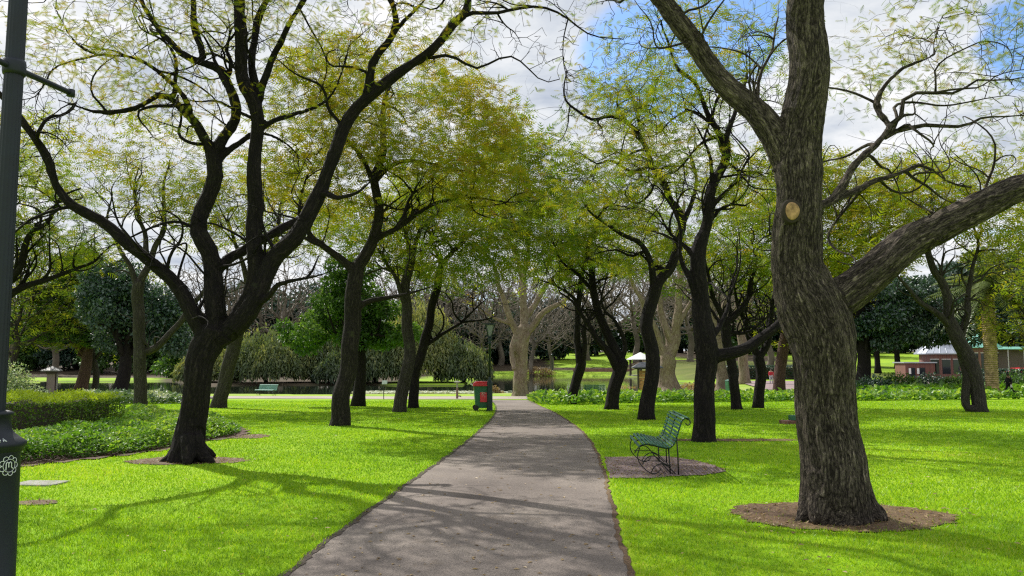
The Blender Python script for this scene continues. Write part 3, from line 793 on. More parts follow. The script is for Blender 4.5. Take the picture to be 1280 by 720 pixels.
def wood(S, name, m, parent, thin=.016, remesh=0, seg_mult=1.0, twigmat=None, flare=0, disp=.0):
    mb = MB(); thick = MB()
    for c, hasp in chains(S, thin):
        c = np.array(c); P = S.Pn[c].copy(); r = S.rad[c].copy()
        if hasp: r[0] = min(r[0], r[1] * 1.25)
        if len(c) > 4 and r[-1] > .03 : r[-1] *= .8
        big = r.max() > .05
        nseg = 14 if r.max() > .09 else (9 if r.max() > .035 else 6)
        (thick if (remesh and r.max() > .045) else mb).tube(P, r, nseg, cap=True, bark=True)
    # thin twigs : one three-sided prism per segment
    idx = np.array([i for i in range(len(S.Pn)) if S.parn[i] >= 0 and S.rad[i] < thin and not S.fix[i]])
    if len(idx):
        a = S.Pn[S.parn[idx]]; b = S.Pn[idx]; ra = np.minimum(S.rad[S.parn[idx]], S.rad[idx] * 1.3); rb = S.rad[idx]
        d = b - a; d /= np.linalg.norm(d, axis=1)[:, None] + 1e-9
        e1 = np.cross(d, [.3, .2, .93]); e1 /= np.linalg.norm(e1, axis=1)[:, None] + 1e-9; e2 = np.cross(d, e1)
        V = []
        for q, rr in ((a, ra), (b, rb)):
            for k in range(3):
                an = k * 2.0944; V.append(q + rr[:, None] * (math.cos(an) * e1 + math.sin(an) * e2))
        V = np.stack(V, 1).reshape(-1, 3); base_ = np.arange(len(idx))[:, None] * 6
        Fc = np.concatenate([base_ + np.array([[0, 1, 4, 3]]), base_ + np.array([[1, 2, 5, 4]]), base_ + np.array([[2, 0, 3, 5]])])
        Bk = V * np.array([1, 1, .4])
        mb.arr(V, Fc, bark=Bk)
    if remesh and thick.nv:
        tmp = thick.build('tmp', m)
        md = tmp.modifiers.new('r', 'REMESH'); md.mode = 'VOXEL'; md.voxel_size = remesh; md.use_smooth_shade = True
        sm = tmp.modifiers.new('s', 'SMOOTH'); sm.iterations = 3; sm.factor = .5
        dg = bpy.context.evaluated_depsgraph_get(); me = bpy.data.meshes.new_from_object(tmp.evaluated_get(dg))
        nvv = len(me.vertices); V = np.empty(nvv * 3, np.float32); me.vertices.foreach_get('co', V); V = V.reshape(-1, 3).astype(float)
        N_ = np.empty(nvv * 3, np.float32); me.vertices.foreach_get('normal', N_); N_ = N_.reshape(-1, 3)
        # bark coordinates from the nearest limb
        cP, cT, cE1, cE2, cs = [], [], [], [], []
        for c, hasp in chains(S, .045):
            c = np.array(c)
            if S.rad[c].max() <= .045 or len(c) < 3: continue
            P = S.Pn[c]; T, E1, E2 = frames(P); s_ = np.r_[0, np.cumsum(np.linalg.norm(np.diff(P, axis=0), axis=1))]
            k0 = 1 if hasp else 0
            cP.append(P[k0:]); cT.append(T[k0:]); cE1.append(E1[k0:]); cE2.append(E2[k0:]); cs.append(np.c_[s_[k0:], S.rad[c][k0:]])
        cP = np.concatenate(cP); cT = np.concatenate(cT); cE1 = np.concatenate(cE1); cE2 = np.concatenate(cE2); cs = np.concatenate(cs)
        near = np.zeros(nvv, int)
        for k in range(0, nvv, 4000):
            dd = np.linalg.norm(V[k:k + 4000, None] - cP[None], axis=2) / (cs[None, :, 1] + .1); near[k:k + 4000] = dd.argmin(1)
        v = V - cP[near]
        B = np.stack([(v * cE1[near]).sum(1), (v * cE2[near]).sum(1), cs[near, 0] + (v * cT[near]).sum(1)], 1)
        if disp:
            h = np.array([mnoise.noise(Vector((b[0] * 15, b[1] * 15, b[2] * 2.6))) + .6 * mnoise.noise(Vector((b[0] * 34, b[1] * 34, b[2] * 8))) + 1.5 * mnoise.noise(Vector((b[0] * 3, b[1] * 3, b[2] * 1.6 + 9))) for b in B])
            V = V + N_ * (h * disp)[:, None]
        npl = len(me.polygons); ls = np.empty(npl, np.int32); me.polygons.foreach_get('loop_start', ls)
        lv = np.empty(len(me.loops), np.int32); me.loops.foreach_get('vertex_index', lv)
        bpy.data.objects.remove(tmp); 
        mb.V.append(V); mb.L.append(lv + mb.nv); mb.S.append(ls + mb.nl); mb.nv += nvv; mb.nl += len(lv); mb.A.setdefault('bark', []).append(B)
    return mb.build(name, m, parent, smooth=True)

def rot_frames(d, n_up_jit=.5):
    """rows: x axis = d, plane normal near up"""
    n = len(d); up = np.tile([0, 0, 1.], (n, 1)) + rng.normal(0, n_up_jit, (n, 3))
    y = np.cross(up, d); y /= np.linalg.norm(y, axis=1)[:, None] + 1e-9; z = np.cross(d, y)
    return np.stack([d, y, z], 1)       # (n,3,3) rows

def frond_tmpl(pairs, wid, reach):
    Vt = []; 
    for i in range(pairs):
        x = .15 + .8 * i / max(pairs - 1, 1); L = reach * math.sin(math.pi * (.22 + .68 * i / max(pairs - 1, 1)))
        for s_ in (-1, 1):
            dr = -.12 * x * x - .05
            Vt.append([(x - wid * .5, 0, -.12 * x * x), (x + .12 + L * .22 - wid * .3, s_ * L * .62, dr), (x + .16 + L * .35, s_ * L, dr - .05 * L), (x + wid * .55, 0, -.12 * x * x)])
    return np.array(Vt).reshape(-1, 3)
F7 = frond_tmpl(7, .085, .34); F5 = frond_tmpl(5, .11, .36); F4_ = frond_tmpl(4, .14, .38); F3 = frond_tmpl(3, .2, .42)

def put_fronds(P, d, s, tmpl, tint, mb=None):
    Rm = rot_frames(d); V = np.einsum('vk,nkj->nvj', tmpl, Rm) * s[:, None, None] + P[:, None]
    nv = V.shape[1]; mb = mb or MB()
    return mb.arr(V.reshape(-1, 3), np.arange(len(P) * nv).reshape(-1, 4), tint=np.repeat(tint, nv))

def foliage(S, name, m, parent, per=2.0, size=.28, tmpl=F5, rmax=.02, clump=.0, tint=.5, tsd=.12, zmin=None, kx=.9, spread=.16):
    idx = np.array([i for i in range(len(S.Pn)) if S.rad[i] < rmax and S.parn[i] >= 0 and not S.fix[i]])
    P0 = S.Pn[idx]
    cl = np.sin(P0[:, 0] * 1.7 * kx + 1.3 * np.sin(P0[:, 2] * 2.1) + 2) + np.sin(P0[:, 1] * 1.5 * kx + P0[:, 2] * 1.2) + .8 * np.sin(P0[:, 2] * 3.4 + P0[:, 0])
    keep = cl + rng.normal(0, .5, len(cl)) > clump
    idx = idx[keep]; cl = cl[keep]
    k = rng.poisson(per, len(idx)); rep = np.repeat(np.arange(len(idx)), k)
    P = S.Pn[idx][rep] + rng.normal(0, spread * .5, (len(rep), 3)) ; 
    bd = S.Pn[idx] - S.Pn[S.parn[idx]]; bd /= np.linalg.norm(bd, axis=1)[:, None] + 1e-9
    d = bd[rep] * .8 + rng.normal(0, .75, (len(rep), 3)); d[:, 2] = d[:, 2] * .5 - .12; d /= np.linalg.norm(d, axis=1)[:, None] + 1e-9
    s = size * rng.uniform(.65, 1.3, len(rep))
    tn = np.clip(tint + .07 * cl[rep] / 1.5 + rng.normal(0, tsd, len(rep)), 0, 1)
    o = put_fronds(P, d, s, tmpl, tn).build(name, m, parent)
    return o

NTRI = {}
def jacaranda(label, base, trunk, limbs, ells, natt, leaf, name='jacaranda_tree', bark=BARK, dk=.36, step=.22, remesh=0, r0=.0055, jit=.35, group='jacaranda trees lining the footpath', disp=0, Y0=None, extra=None, st=.2, di=3.0, thin=.016, wig=.02, al=None):
    S, Yb = traced_tree(base, trunk, limbs, Y0, st=st, wig=wig)
    A_ = ell_attr(Yb, ells, natt)
    if al: auto_limbs(S, A_, *al)
    colonize(S, A_, step=step, dk=dk, jit=jit, di=di); finish_radii(S, r0)
    foot = S.Pn[0].copy(); foot[2] += .15
    t = thing(name, label, 'tree', tuple(foot), 0, group)
    S.Pn = S.Pn - foot
    if extra: extra(S, foot, t)
    w_ = wood(S, 'trunk', bark, t, remesh=remesh, disp=disp, thin=thin)
    if leaf:
        foliage(S, 'crown', leaf.pop('m', JAC), t, **leaf)
    NTRI[label[:30]] = (len(S.Pn),)
    return t, S

# ---- the big furrowed tree on the right
def big_tree_extra(S, foot, t):
    s = Skel()
    Y0 = foot[1]
    def pw(x, y, dd): return np.array(at(x, y, Y0 + dd)) - foot
    # buttress on its right and small root toes, merged with the bole by the voxel remesh
    for pts in ([(1050, 560, .10, 17), (1070, 602, .05, 17), (1083, 632, 0, 14), (1097, 646, -.05, 12), (1108, 655, -.1, 7)],
                [(1050, 600, -.1, 16), (1052, 640, -.2, 13), (1056, 655, -.3, 8), (1058, 661, -.36, 5)],
                [(1030, 600, 0, 16), (1015, 636, -.05, 13), (1004, 648, -.1, 8), (996, 655, -.12, 4)],
                [(1030, 600, -.1, 16), (1026, 640, -.2, 13), (1022, 654, -.28, 7)],
                [(1060, 600, .2, 16), (1075, 630, .35, 13), (1090, 642, .5, 8)]):
        prev = 0
        for j, (x, y, dd, r) in enumerate(pts):
            p = pw(x, y, dd); S.Pn = np.vstack([S.Pn, p]); S.parn = np.r_[S.parn, prev]; S.rad = np.r_[S.rad, r * Y0 / F]; S.fix.append(True); prev = len(S.Pn) - 1
            if j == 0: S.parn[prev] = -1
T2, S2 = jacaranda('massive grey furrowed tree with a round pale pruning cut, standing in a bare soil ring', (1045, 650),
    [(1045, 652, 46), (1043, 632, 41), (1040, 592, 38), (1038, 540, 37), (1034, 490, 36), (1027, 440, 38), (1019, 400, 42), (1010, 370, 41), (1000, 335, 33), (996, 290, 30), (996, 250, 28), (998, 210, 30), (1003, 170, 28), (1007, 120, 26), (1009, 60, 24), (1011, 0, 22), (1013, -80, 20), (1004, -170, 16), (1010, -260, 12)],
    [([(992, 215), (972, 178), (943, 137), (902, 98), (866, 52), (835, 10), (805, -30), (760, -80), (700, -120), (640, -170)], 19, 6, .6),
     ([(1030, 385), (1060, 362), (1100, 334), (1150, 298), (1200, 270), (1250, 248), (1300, 228), (1380, 190), (1450, 130), (1500, 60)], 26.5, 10, -.2),
     ([(1015, 262), (1045, 250), (1060, 246), (1093, 225), (1127, 215), (1152, 208), (1170, 218), (1185, 229), (1215, 232)], 6, 2, .8),
     ([(1039, 252), (1055, 228), (1068, 208), (1097, 179), (1110, 158), (1100, 142), (1097, 128), (1106, 108), (1127, 87), (1150, 78), (1168, 68), (1171, 46), (1180, 22)], 6.5, 1.6, 1.2),
     ([(1097, 179), (1112, 168), (1131, 160), (1160, 154), (1180, 158), (1202, 160), (1220, 152), (1235, 146), (1277, 142)], 4, 1.6, .6),
     ([(1110, 158), (1131, 142), (1131, 121), (1152, 115), (1193, 115), (1227, 100), (1255, 102), (1285, 95)], 3.5, 1.2, .3),
     ([(1127, 215), (1160, 232), (1190, 252), (1215, 262)], 2.5, 1.2, .4),
     ([(1011, 0), (1060, -60), (1120, -110), (1180, -150)], 10, 4, 1.0),
     ([(1007, -60), (950, -120), (900, -190)], 9, 4, -1.0),
     ([(985, 205), (960, 160), (948, 100), (965, 60), (975, 20)], 4, 2, 1.2)],
    [(1160, 80, 1.8, 135, 95, 2.0), (1180, 90, 1.8, 120, 90, 1.6), (1010, -150, 0, 240, 100, 2.2), (780, -60, .6, 150, 70, 1.5), (1200, 170, 1.6, 90, 60, 1.3), (1370, 60, .4, 130, 110, 1.6)],
    11000, dict(per=2.6, size=.125, tmpl=F7, clump=.25, tint=.55, rmax=.012), bark=BARKH, remesh=.015, dk=.20, step=.13, r0=.0036, disp=.017, group='jacaranda trees lining the footpath', extra=big_tree_extra, di=2.2, thin=.010, al=(34, (.8, 2.0), (.013, .026), .5, .09))
# pruning cut: a pale disc on a short collar
cutp = np.array(at(990, 264, S2.Pn[0][1] * 0 + ground(1045, 650).y)) 
yc = ground(1045, 650).y - 29 * ground(1045, 650).y / F - .018
cc_ = np.array(at(990, 264, yc)) - np.array(T2.location)
def ring_disc(c, rx, rz, thick, m, name, parent, n=26, rough=.0):
    """rounded disc facing the camera side (-Y), slightly irregular"""
    a = np.arange(n) / n * 2 * math.pi; V = []
    for k, (f, y) in enumerate(((.0001, -thick), (.55, -thick), (.92, -thick * .9), (1.0, -thick * .5), (1.06, .04))):
        rr = f * (1 + .03 * np.sin(3 * a + 1)); V.append(np.stack([rx * rr * np.cos(a), np.full(n, y), rz * rr * np.sin(a)], 1))
    V = np.concatenate(V) + c
    return MB().arr(V, grid_faces(5, n)).build(name, m, parent, smooth=True)
rcut = 10.5 * yc / F
ring_disc(cc_, rcut * 1.2, rcut * 1.45, .012, BARKH, 'cut_collar', T2)
ring_disc(cc_ - np.array([0, .012, 0]), rcut * .84, rcut * 1.08, .012, CUT, 'pruning_cut', T2)

# ---- the many limbed dark tree on the left
def roots(S, foot, spec):
    Y0 = foot[1]
    for pts in spec:
        prev = 0
        for j, (x, y, dd, r) in enumerate(pts):
            p = np.array(at(x, y, Y0 + dd)) - foot; S.Pn = np.vstack([S.Pn, p]); S.parn = np.r_[S.parn, prev]; S.rad = np.r_[S.rad, r * Y0 / F]; S.fix.append(True); prev = len(S.Pn) - 1
            if j == 0: S.parn[prev] = -1
def dark_tree_extra(S, foot, t):
    roots(S, foot, ([(232, 545, 0, 10), (222, 566, 0, 9), (210, 575, -.05, 6), (200, 579, -.1, 3.5)], [(244, 545, -.1, 10), (252, 568, -.15, 9), (262, 577, -.2, 6), (268, 581, -.25, 3)],
                    [(236, 545, -.2, 9), (236, 570, -.35, 8), (232, 582, -.5, 4)], [(240, 545, .2, 9), (255, 565, .4, 8), (268, 571, .6, 4)]))
T1, S1 = jacaranda('dark many limbed tree beside the leafy border, its limb reaching far left', (237, 577),
    [(232, 579, 27), (235, 566, 21), (239, 540, 17.5), (243, 500, 17), (250, 460, 17.5), (258, 435, 19), (268, 412, 19)],
    [([(258, 420), (243, 394), (225, 366), (205, 341), (180, 318), (150, 298), (120, 273), (95, 257), (71, 233), (54, 192), (33, 154), (0, 121), (-40, 90)], 10.44, 3.48, -1.0),
     ([(266, 415), (270, 385), (267, 348), (261, 317), (250, 290), (252, 268), (262, 240), (268, 215), (267, 192)], 13.92, 8.70, .3),
     ([(267, 195), (258, 178), (246, 154), (228, 135), (217, 125), (200, 118), (187, 125), (170, 134), (154, 138), (121, 140), (83, 129), (50, 118)], 6.96, 1.60, -.8),
     ([(217, 125), (219, 100), (218, 70), (205, 48), (192, 20), (178, -20)], 3.48, 1.80, .4),
     ([(240, 145), (230, 120), (200, 90), (180, 78), (162, 71), (121, 68), (92, 50), (75, 22), (55, -15)], 3.92, 1.60, -.5),
     ([(267, 195), (278, 172), (292, 152), (297, 130), (290, 112), (280, 98), (271, 85), (254, 79), (240, 72), (225, 64), (212, 52), (200, 42), (179, 0), (170, -40)], 7.83, 2.61, .6),
     ([(254, 79), (252, 60), (246, 38), (241, 15), (238, -40)], 5.22, 3.04, .3),
     ([(284, 100), (290, 80), (282, 60), (300, 30), (290, 0), (280, -40)], 3.04, 2.00, .5),
     ([(270, 425), (288, 415), (303, 392), (315, 360), (320, 325), (318, 280), (317, 235), (320, 190), (321, 150), (316, 125), (306, 105), (301, 80), (301, 40), (300, 0), (298, -60), (300, -120)], 12.18, 6.09, .4),
     ([(321, 145), (321, 110), (316, 85), (315, 60), (322, 28), (335, 0), (350, -50)], 6.09, 3.48, .9),
     ([(325, 130), (328, 108), (337, 75), (354, 50), (368, 22), (380, -5), (395, -50)], 5.22, 3.04, -.4),
     ([(325, 162), (340, 152), (354, 148), (387, 137), (412, 121), (425, 100), (433, 67), (440, 40)], 3.92, 1.60, .5),
     ([(270, 425), (292, 410), (312, 385), (330, 350), (345, 322), (368, 296), (387, 266), (403, 236), (412, 205), (422, 180), (436, 150), (458, 122), (480, 104), (514, 82), (540, 62), (564, 32), (583, 16), (588, -15), (600, -60)], 14.36, 3.92, .2),
     ([(583, 17), (615, 16), (642, 10), (673, 10), (708, 23), (743, 43), (778, 51)], 2.78, 1.20, .5),
     ([(460, 118), (463, 100), (469, 74), (488, 45), (494, 22), (486, -10), (480, -50)], 5.66, 3.48, -.4),
     ([(490, 43), (505, 27), (530, 0), (550, -30)], 3.48, 2.17, .4),
     ([(529, 74), (560, 70), (580, 78), (600, 84), (620, 74), (640, 72), (660, 86), (681, 101), (700, 98)], 2.44, 1.10, .3),
     ([(404, 240), (422, 248), (445, 241), (462, 226), (478, 208)], 4.35, 2.17, -.8),
     ([(333, 375), (345, 356), (360, 352), (379, 350), (400, 344), (418, 336), (430, 325)], 4.35, 2.00, -.9),
     ([(379, 350), (392, 335), (399, 318)], 2.61, 1.50, .1),
     ([(267, 345), (284, 325), (305, 312), (335, 296), (364, 280), (385, 268)], 6.96, 5.22, .8),
     ([(275, 200), (283, 190), (300, 180), (316, 168)], 4.35, 3.48, .3),
     ([(95, 256), (70, 262), (40, 275), (10, 300)], 2.61, 1.50, -.5)],
    [(120, 90, -.6, 190, 130, 2.2), (320, -20, .2, 240, 110, 3.0), (540, 10, .4, 150, 80, 2.0), (380, 90, .3, 120, 70, 1.5), (0, 150, -1, 130, 80, 1.5), (690, 50, .6, 95, 60, 1.2), (300, -160, 0, 320, 110, 3.5)],
    11000, dict(per=2.5, size=.15, tmpl=F7, clump=.1, tint=.62, rmax=.013), bark=BARKD, remesh=.024, dk=.205, step=.14, r0=.0042, jit=.42, disp=.014, di=2.2, thin=.011, extra=dark_tree_extra, al=(60, (.9, 2.4), (.018, .036), .5, .11))
# ---- the rest of the avenue, left side
def J(*a, **k):
    k.setdefault('al', (34, (1.0, 2.8), (.026, .055), .48, .16)); return jacaranda(*a, **k)
J('leaning dark tree, second on the left of the footpath, with golden crown', (424, 532),
  [(424, 533, 15), (426, 524, 12.5), (428, 490, 11), (437, 450, 11), (440, 400, 11), (443, 360, 10), (444, 338, 10)],
  [([(443, 340), (423, 320), (403, 307), (390, 298), (375, 270), (380, 230), (395, 200)], 6, 2, -1.2),
   ([(444, 338), (457, 318), (468, 297), (473, 272), (471, 240), (469, 218), (480, 185), (478, 140), (490, 100)], 8.5, 3, .6),
   ([(444, 338), (452, 322), (470, 300), (500, 283), (530, 262), (557, 250), (600, 248), (642, 253), (668, 250)], 5, 1.6, .8),
   ([(471, 225), (494, 203), (537, 204), (576, 214), (605, 205)], 4, 1.4, .4),
   ([(470, 240), (455, 200), (430, 170), (415, 130), (400, 100)], 4, 2, -.5),
   ([(441, 392), (458, 378), (480, 372), (510, 368), (545, 355)], 5, 2, .6),
   ([(403, 307), (385, 300), (372, 290), (345, 262)], 3, 1.2, -.4),
   ([(500, 283), (515, 245), (540, 222), (560, 180)], 3, 1.3, .5)],
  [(480, 140, 0, 170, 90, 3.6), (560, 200, .4, 120, 80, 3.2), (400, 200, -.4, 100, 80, 2.5), (590, 150, .8, 75, 60, 2.2)],
  7344, dict(per=3.24, size=0.331, tmpl=F5, clump=-.25, tint=.64, rmax=.025), remesh=.035, dk=0.288, step=0.187, r0=0.0058, jit=.4)
J('slanting slim tree left of the red lidded bin, nearest of its close pair', (500, 515),
  [(499, 516, 11), (500, 510, 8.5), (504, 480, 8), (512, 450, 7.5), (510, 418, 7), (508, 384, 6.5), (507, 355, 6), (515, 320, 5.5)],
  [([(508, 384), (495, 350), (478, 320), (460, 300)], 4, 1.5, -1), ([(515, 320), (530, 280), (560, 262), (600, 255), (640, 258)], 3.5, 1.5, 1),
   ([(515, 320), (505, 280), (500, 240)], 4, 2, 0)],
  [(540, 290, 0, 120, 60, 4), (620, 300, 1, 75, 55, 3), (450, 290, -1, 80, 50, 3)],
  4320, dict(per=3.02, size=0.405, tmpl=F4_, clump=-.7, tint=.50, rmax=.03), bark=BARKG, dk=0.368, step=0.238, r0=0.0076)
J('upright dark tree left of the red lidded bin, farthest of its close pair', (517, 510),
  [(517, 510, 8), (517, 503, 6.5), (518, 473, 6), (524, 450, 6), (533, 419, 5.5), (540, 384, 5), (547, 355, 5), (552, 330, 4)],
  [([(534, 430), (554, 417), (576, 404), (590, 402), (602, 400), (620, 395)], 3, 1.2, .5), ([(576, 404), (595, 385), (610, 372)], 2, 1, .3),
   ([(552, 330), (580, 300), (615, 280), (650, 278)], 3.2, 1.2, .5), ([(552, 330), (540, 300), (530, 270)], 3, 1.5, .5)],
  [(590, 245, 0, 105, 70, 4), (560, 340, 0, 70, 35, 3), (640, 190, 1, 60, 60, 3)],
  3672, dict(per=3.02, size=0.423, tmpl=F4_, clump=-.7, tint=.46, rmax=.03), bark=BARKD, dk=0.384, step=0.255, r0=0.0085)
J('pale brown trunked tree half hidden behind the many limbed dark tree', (273, 510),
  [(273, 511, 12), (275, 500, 9), (283, 470, 8.5), (293, 430, 8.5), (301, 400, 8), (312, 360, 7), (325, 330, 6)],
  [([(325, 330), (345, 300), (350, 260), (362, 230)], 5, 2, .5), ([(312, 360), (300, 320), (285, 280), (270, 250)], 4, 1.5, -.5)],
  [(340, 260, 0, 110, 70, 4), (260, 270, -1, 80, 50, 3)],
  3240, dict(per=1.87, size=0.423, tmpl=F4_, clump=-.6, tint=.56, rmax=.03), bark=BARKG, dk=0.400, step=0.255, r0=0.0085)
J('grey forked tree behind the clipped hedge with a thick side limb rising right', (176, 512),
  [(176, 513, 11), (176, 505, 8), (175, 470, 7.5), (174, 405, 7), (172, 372, 7), (174, 350, 7)],
  [([(173, 362), (164, 338), (150, 310), (135, 280), (140, 240)], 4, 1.6, -.6), ([(174, 355), (186, 330), (196, 305), (206, 280), (204, 240), (212, 200)], 5, 2, .5),
   ([(180, 440), (192, 436), (217, 413), (233, 391), (255, 363), (262, 340)], 5, 2.5, 1.0), ([(185, 330), (180, 290), (168, 250), (172, 210)], 4, 1.6, .2)],
  [(150, 200, 0, 130, 80, 4), (60, 200, -1, 90, 80, 3), (230, 230, 0, 70, 60, 3)],
  4320, dict(per=1.58, size=0.386, tmpl=F4_, clump=-.4, tint=.60, rmax=.03), bark=BARKG, dk=0.368, step=0.238, r0=0.0081)
J('tree at the left edge of the lawn reaching low limbs past the lamp post', (-45, 528),
  [(-45, 530, 20), (-43, 515, 16), (-38, 460, 15), (-25, 410, 14), (-10, 380, 12)],
  [([(-10, 385), (22, 363), (64, 347), (97, 336), (117, 327), (128, 316), (139, 308)], 6, 1.6, .6), ([(-10, 380), (22, 338), (31, 308), (42, 290), (58, 278), (75, 250), (100, 235)], 7, 2, -.5),
   ([(-10, 380), (-20, 320), (-10, 250), (0, 180)], 9, 4, .3)],
  [(60, 300, 0, 80, 36, 2.2), (20, 240, 0, 80, 60, 2.5), (80, 330, .8, 45, 22, 1.5)],
  3672, dict(per=2.45, size=0.313, tmpl=F5, clump=-.4, tint=.46, rmax=.025), bark=BARKD, dk=0.288, step=0.187, r0=0.0058)

# ---- right side of the footpath
J('tall dark tree behind the green bench, with a low limb reaching right', (880, 552),
  [(880, 553, 18), (880, 545, 14.5), (880, 520, 13), (882, 480, 13), (883, 440, 14), (879, 405, 12.5), (874, 365, 11), (873, 330, 10), (877, 300, 9)],
  [([(878, 300), (884, 275), (887, 250), (895, 225), (904, 205), (908, 185), (907, 170)], 7.5, 5.5, .2),
   ([(905, 190), (898, 166), (883, 137), (868, 104), (848, 86), (837, 60), (826, 30), (815, 0)], 5, 2, .5),
   ([(890, 232), (889, 205), (887, 190), (873, 163), (858, 142), (835, 140), (820, 146)], 3.5, 1.3, -.6),
   ([(907, 175), (912, 158), (920, 143), (923, 120), (935, 90), (930, 50)], 4, 2, .7),
   ([(884, 270), (900, 247), (917, 227), (933, 205), (945, 192), (956, 182), (985, 170)], 4, 1.6, -.4),
   ([(880, 290), (900, 262), (918, 257), (934, 256), (950, 237), (964, 218)], 3.5, 1.4, .6),
   ([(885, 447), (897, 445), (915, 440), (935, 433), (952, 424), (968, 412), (980, 396), (986, 375), (992, 345), (1010, 310)], 9, 3.5, .4),
   ([(876, 385), (862, 350), (850, 320), (852, 290), (840, 260), (822, 235), (800, 225)], 5, 2, -.5),
   ([(873, 330), (855, 305), (835, 290), (820, 262), (790, 250)], 4, 1.5, .6),
   ([(883, 432), (900, 405), (912, 380), (914, 355), (925, 335)], 5, 2, 1.0)],
  [(850, 90, 0, 110, 100, 2.2), (930, 230, .4, 75, 60, 1.8), (800, 230, 0, 70, 60, 2), (960, 100, 1, 70, 90, 2), (1000, 300, .6, 50, 40, 1.5)],
  7344, dict(per=1.87, size=0.248, tmpl=F5, clump=-.05, tint=.52, rmax=.018), remesh=.032, dk=0.248, step=0.170, r0=0.0044, bark=BARKD, jit=.42, disp=.010)
J('wavy dark trunk left of the green bench, third tree on the right', (808, 525),
  [(808, 525, 13), (808, 518, 10.5), (812, 485, 9), (817, 450, 9), (810, 420, 8.5), (808, 405, 8), (814, 380, 8), (819, 358, 8)],
  [([(818, 360), (814, 335), (807, 313), (798, 302), (787, 297), (772, 290), (758, 280), (735, 262), (722, 240)], 5, 1.6, -.8),
   ([(819, 358), (828, 346), (838, 335), (846, 315), (847, 300), (853, 280), (848, 260), (837, 250), (829, 229), (815, 205), (806, 183), (798, 165), (788, 156), (763, 146), (739, 148), (712, 132), (705, 110), (708, 89)], 7, 1.6, .5),
   ([(787, 157), (776, 140), (772, 120), (785, 100)], 2.5, 1.2, .4), ([(815, 205), (790, 215), (765, 200), (745, 205), (725, 190)], 3, 1.2, -.5),
   ([(853, 280), (866, 250), (870, 215), (860, 185)], 4, 1.6, .5), ([(807, 313), (790, 320), (770, 312), (745, 318)], 2.5, 1.2, .3)],
  [(780, 140, 0, 90, 70, 2.8), (750, 240, 0, 80, 60, 3), (850, 210, .5, 70, 70, 3), (800, 320, .4, 70, 30, 2.4)],
  5616, dict(per=2.16, size=0.331, tmpl=F5, clump=-.3, tint=.52, rmax=.022), dk=0.304, step=0.204, r0=0.0058, bark=BARKD, jit=.42)
J('dark tree splitting into a crooked fork low down, between path and bench', (764, 512),
  [(764, 512, 11), (765, 505, 8.5), (769, 480, 8), (775, 462, 8.5), (778, 452, 8)],
  [([(778, 455), (768, 435), (757, 413), (747, 387), (742, 365), (740, 340), (735, 310), (745, 280)], 7, 3, .5),
   ([(772, 460), (758, 437), (744, 420), (730, 397), (718, 380), (700, 365)], 6, 2, -.8),
   ([(777, 450), (781, 435), (779, 420), (766, 398), (756, 388), (752, 370), (758, 345)], 3.5, 1.6, -.4),
   ([(742, 365), (725, 345), (705, 330), (690, 300)], 3, 1.3, .5)],
  [(740, 290, 0, 100, 55, 4), (690, 220, 0, 55, 60, 3), (800, 300, 1, 60, 40, 3)],
  4104, dict(per=2.88, size=0.405, tmpl=F4_, clump=-.6, tint=.48, rmax=.03), dk=0.368, step=0.238, r0=0.0081, bark=BARKD, jit=.42)
J('slim dark tree closest to the far end of the footpath, forked in a V', (714, 505),
  [(713, 505, 9), (714, 500, 6.5), (719, 480, 6), (725, 462, 6.5), (727, 450, 6)],
  [([(725, 455), (722, 430), (722, 397), (727, 347), (733, 320), (737, 295)], 5, 2.5, .5), ([(728, 455), (731, 435), (731, 410), (745, 385), (765, 360)], 4, 1.6, -.5),
   ([(724, 380), (708, 365), (690, 355), (670, 350)], 2.5, 1.1, -.5), ([(727, 347), (705, 325), (690, 322), (682, 340)], 2.5, 1.2, .4)],
  [(710, 320, 0, 85, 42, 4.5), (680, 270, 0, 55, 50, 4)],
  2808, dict(per=2.88, size=0.460, tmpl=F4_, clump=-.6, tint=.45, rmax=.035), dk=0.440, step=0.281, r0=0.0102, bark=BARKD, jit=.42)
J('slim grey tree curving left, between the low limb and the ivy bed', (922, 512),
  [(922, 513, 9), (920, 505, 6.5), (916, 465, 6), (908, 423, 6), (905, 400, 6)],
  [([(905, 405), (925, 388), (934, 375), (937, 357), (945, 330), (940, 300)], 5, 2, .4), ([(905, 400), (893, 375), (885, 345), (880, 310)], 4, 1.8, -.5), ([(908, 415), (935, 415), (960, 395), (975, 370)], 2.5, 1, .5)],
  [(920, 300, 0, 90, 60, 4), (870, 340, 0, 60, 35, 3)],
  3024, dict(per=2.30, size=0.405, tmpl=F4_, clump=-.3, tint=.42, rmax=.03), dk=0.384, step=0.255, r0=0.0081, bark=BARKD)
J('slim dark tree forking wide, just left of the massive furrowed trunk', (948, 510),
  [(947, 511, 9), (948, 503, 6.8), (951, 470, 6.5), (948, 445, 7)],
  [([(948, 447), (937, 423), (930, 400), (920, 373), (915, 340)], 5, 2, -.5), ([(950, 445), (961, 425), (963, 400), (968, 370), (980, 330)], 5, 2, .5)],
  [(960, 320, 0, 80, 50, 4), (1010, 250, 0, 60, 60, 3)],
  2592, dict(per=2.30, size=0.423, tmpl=F4_, clump=-.3, tint=.42, rmax=.03), dk=0.400, step=0.255, r0=0.0085, bark=BARKD)
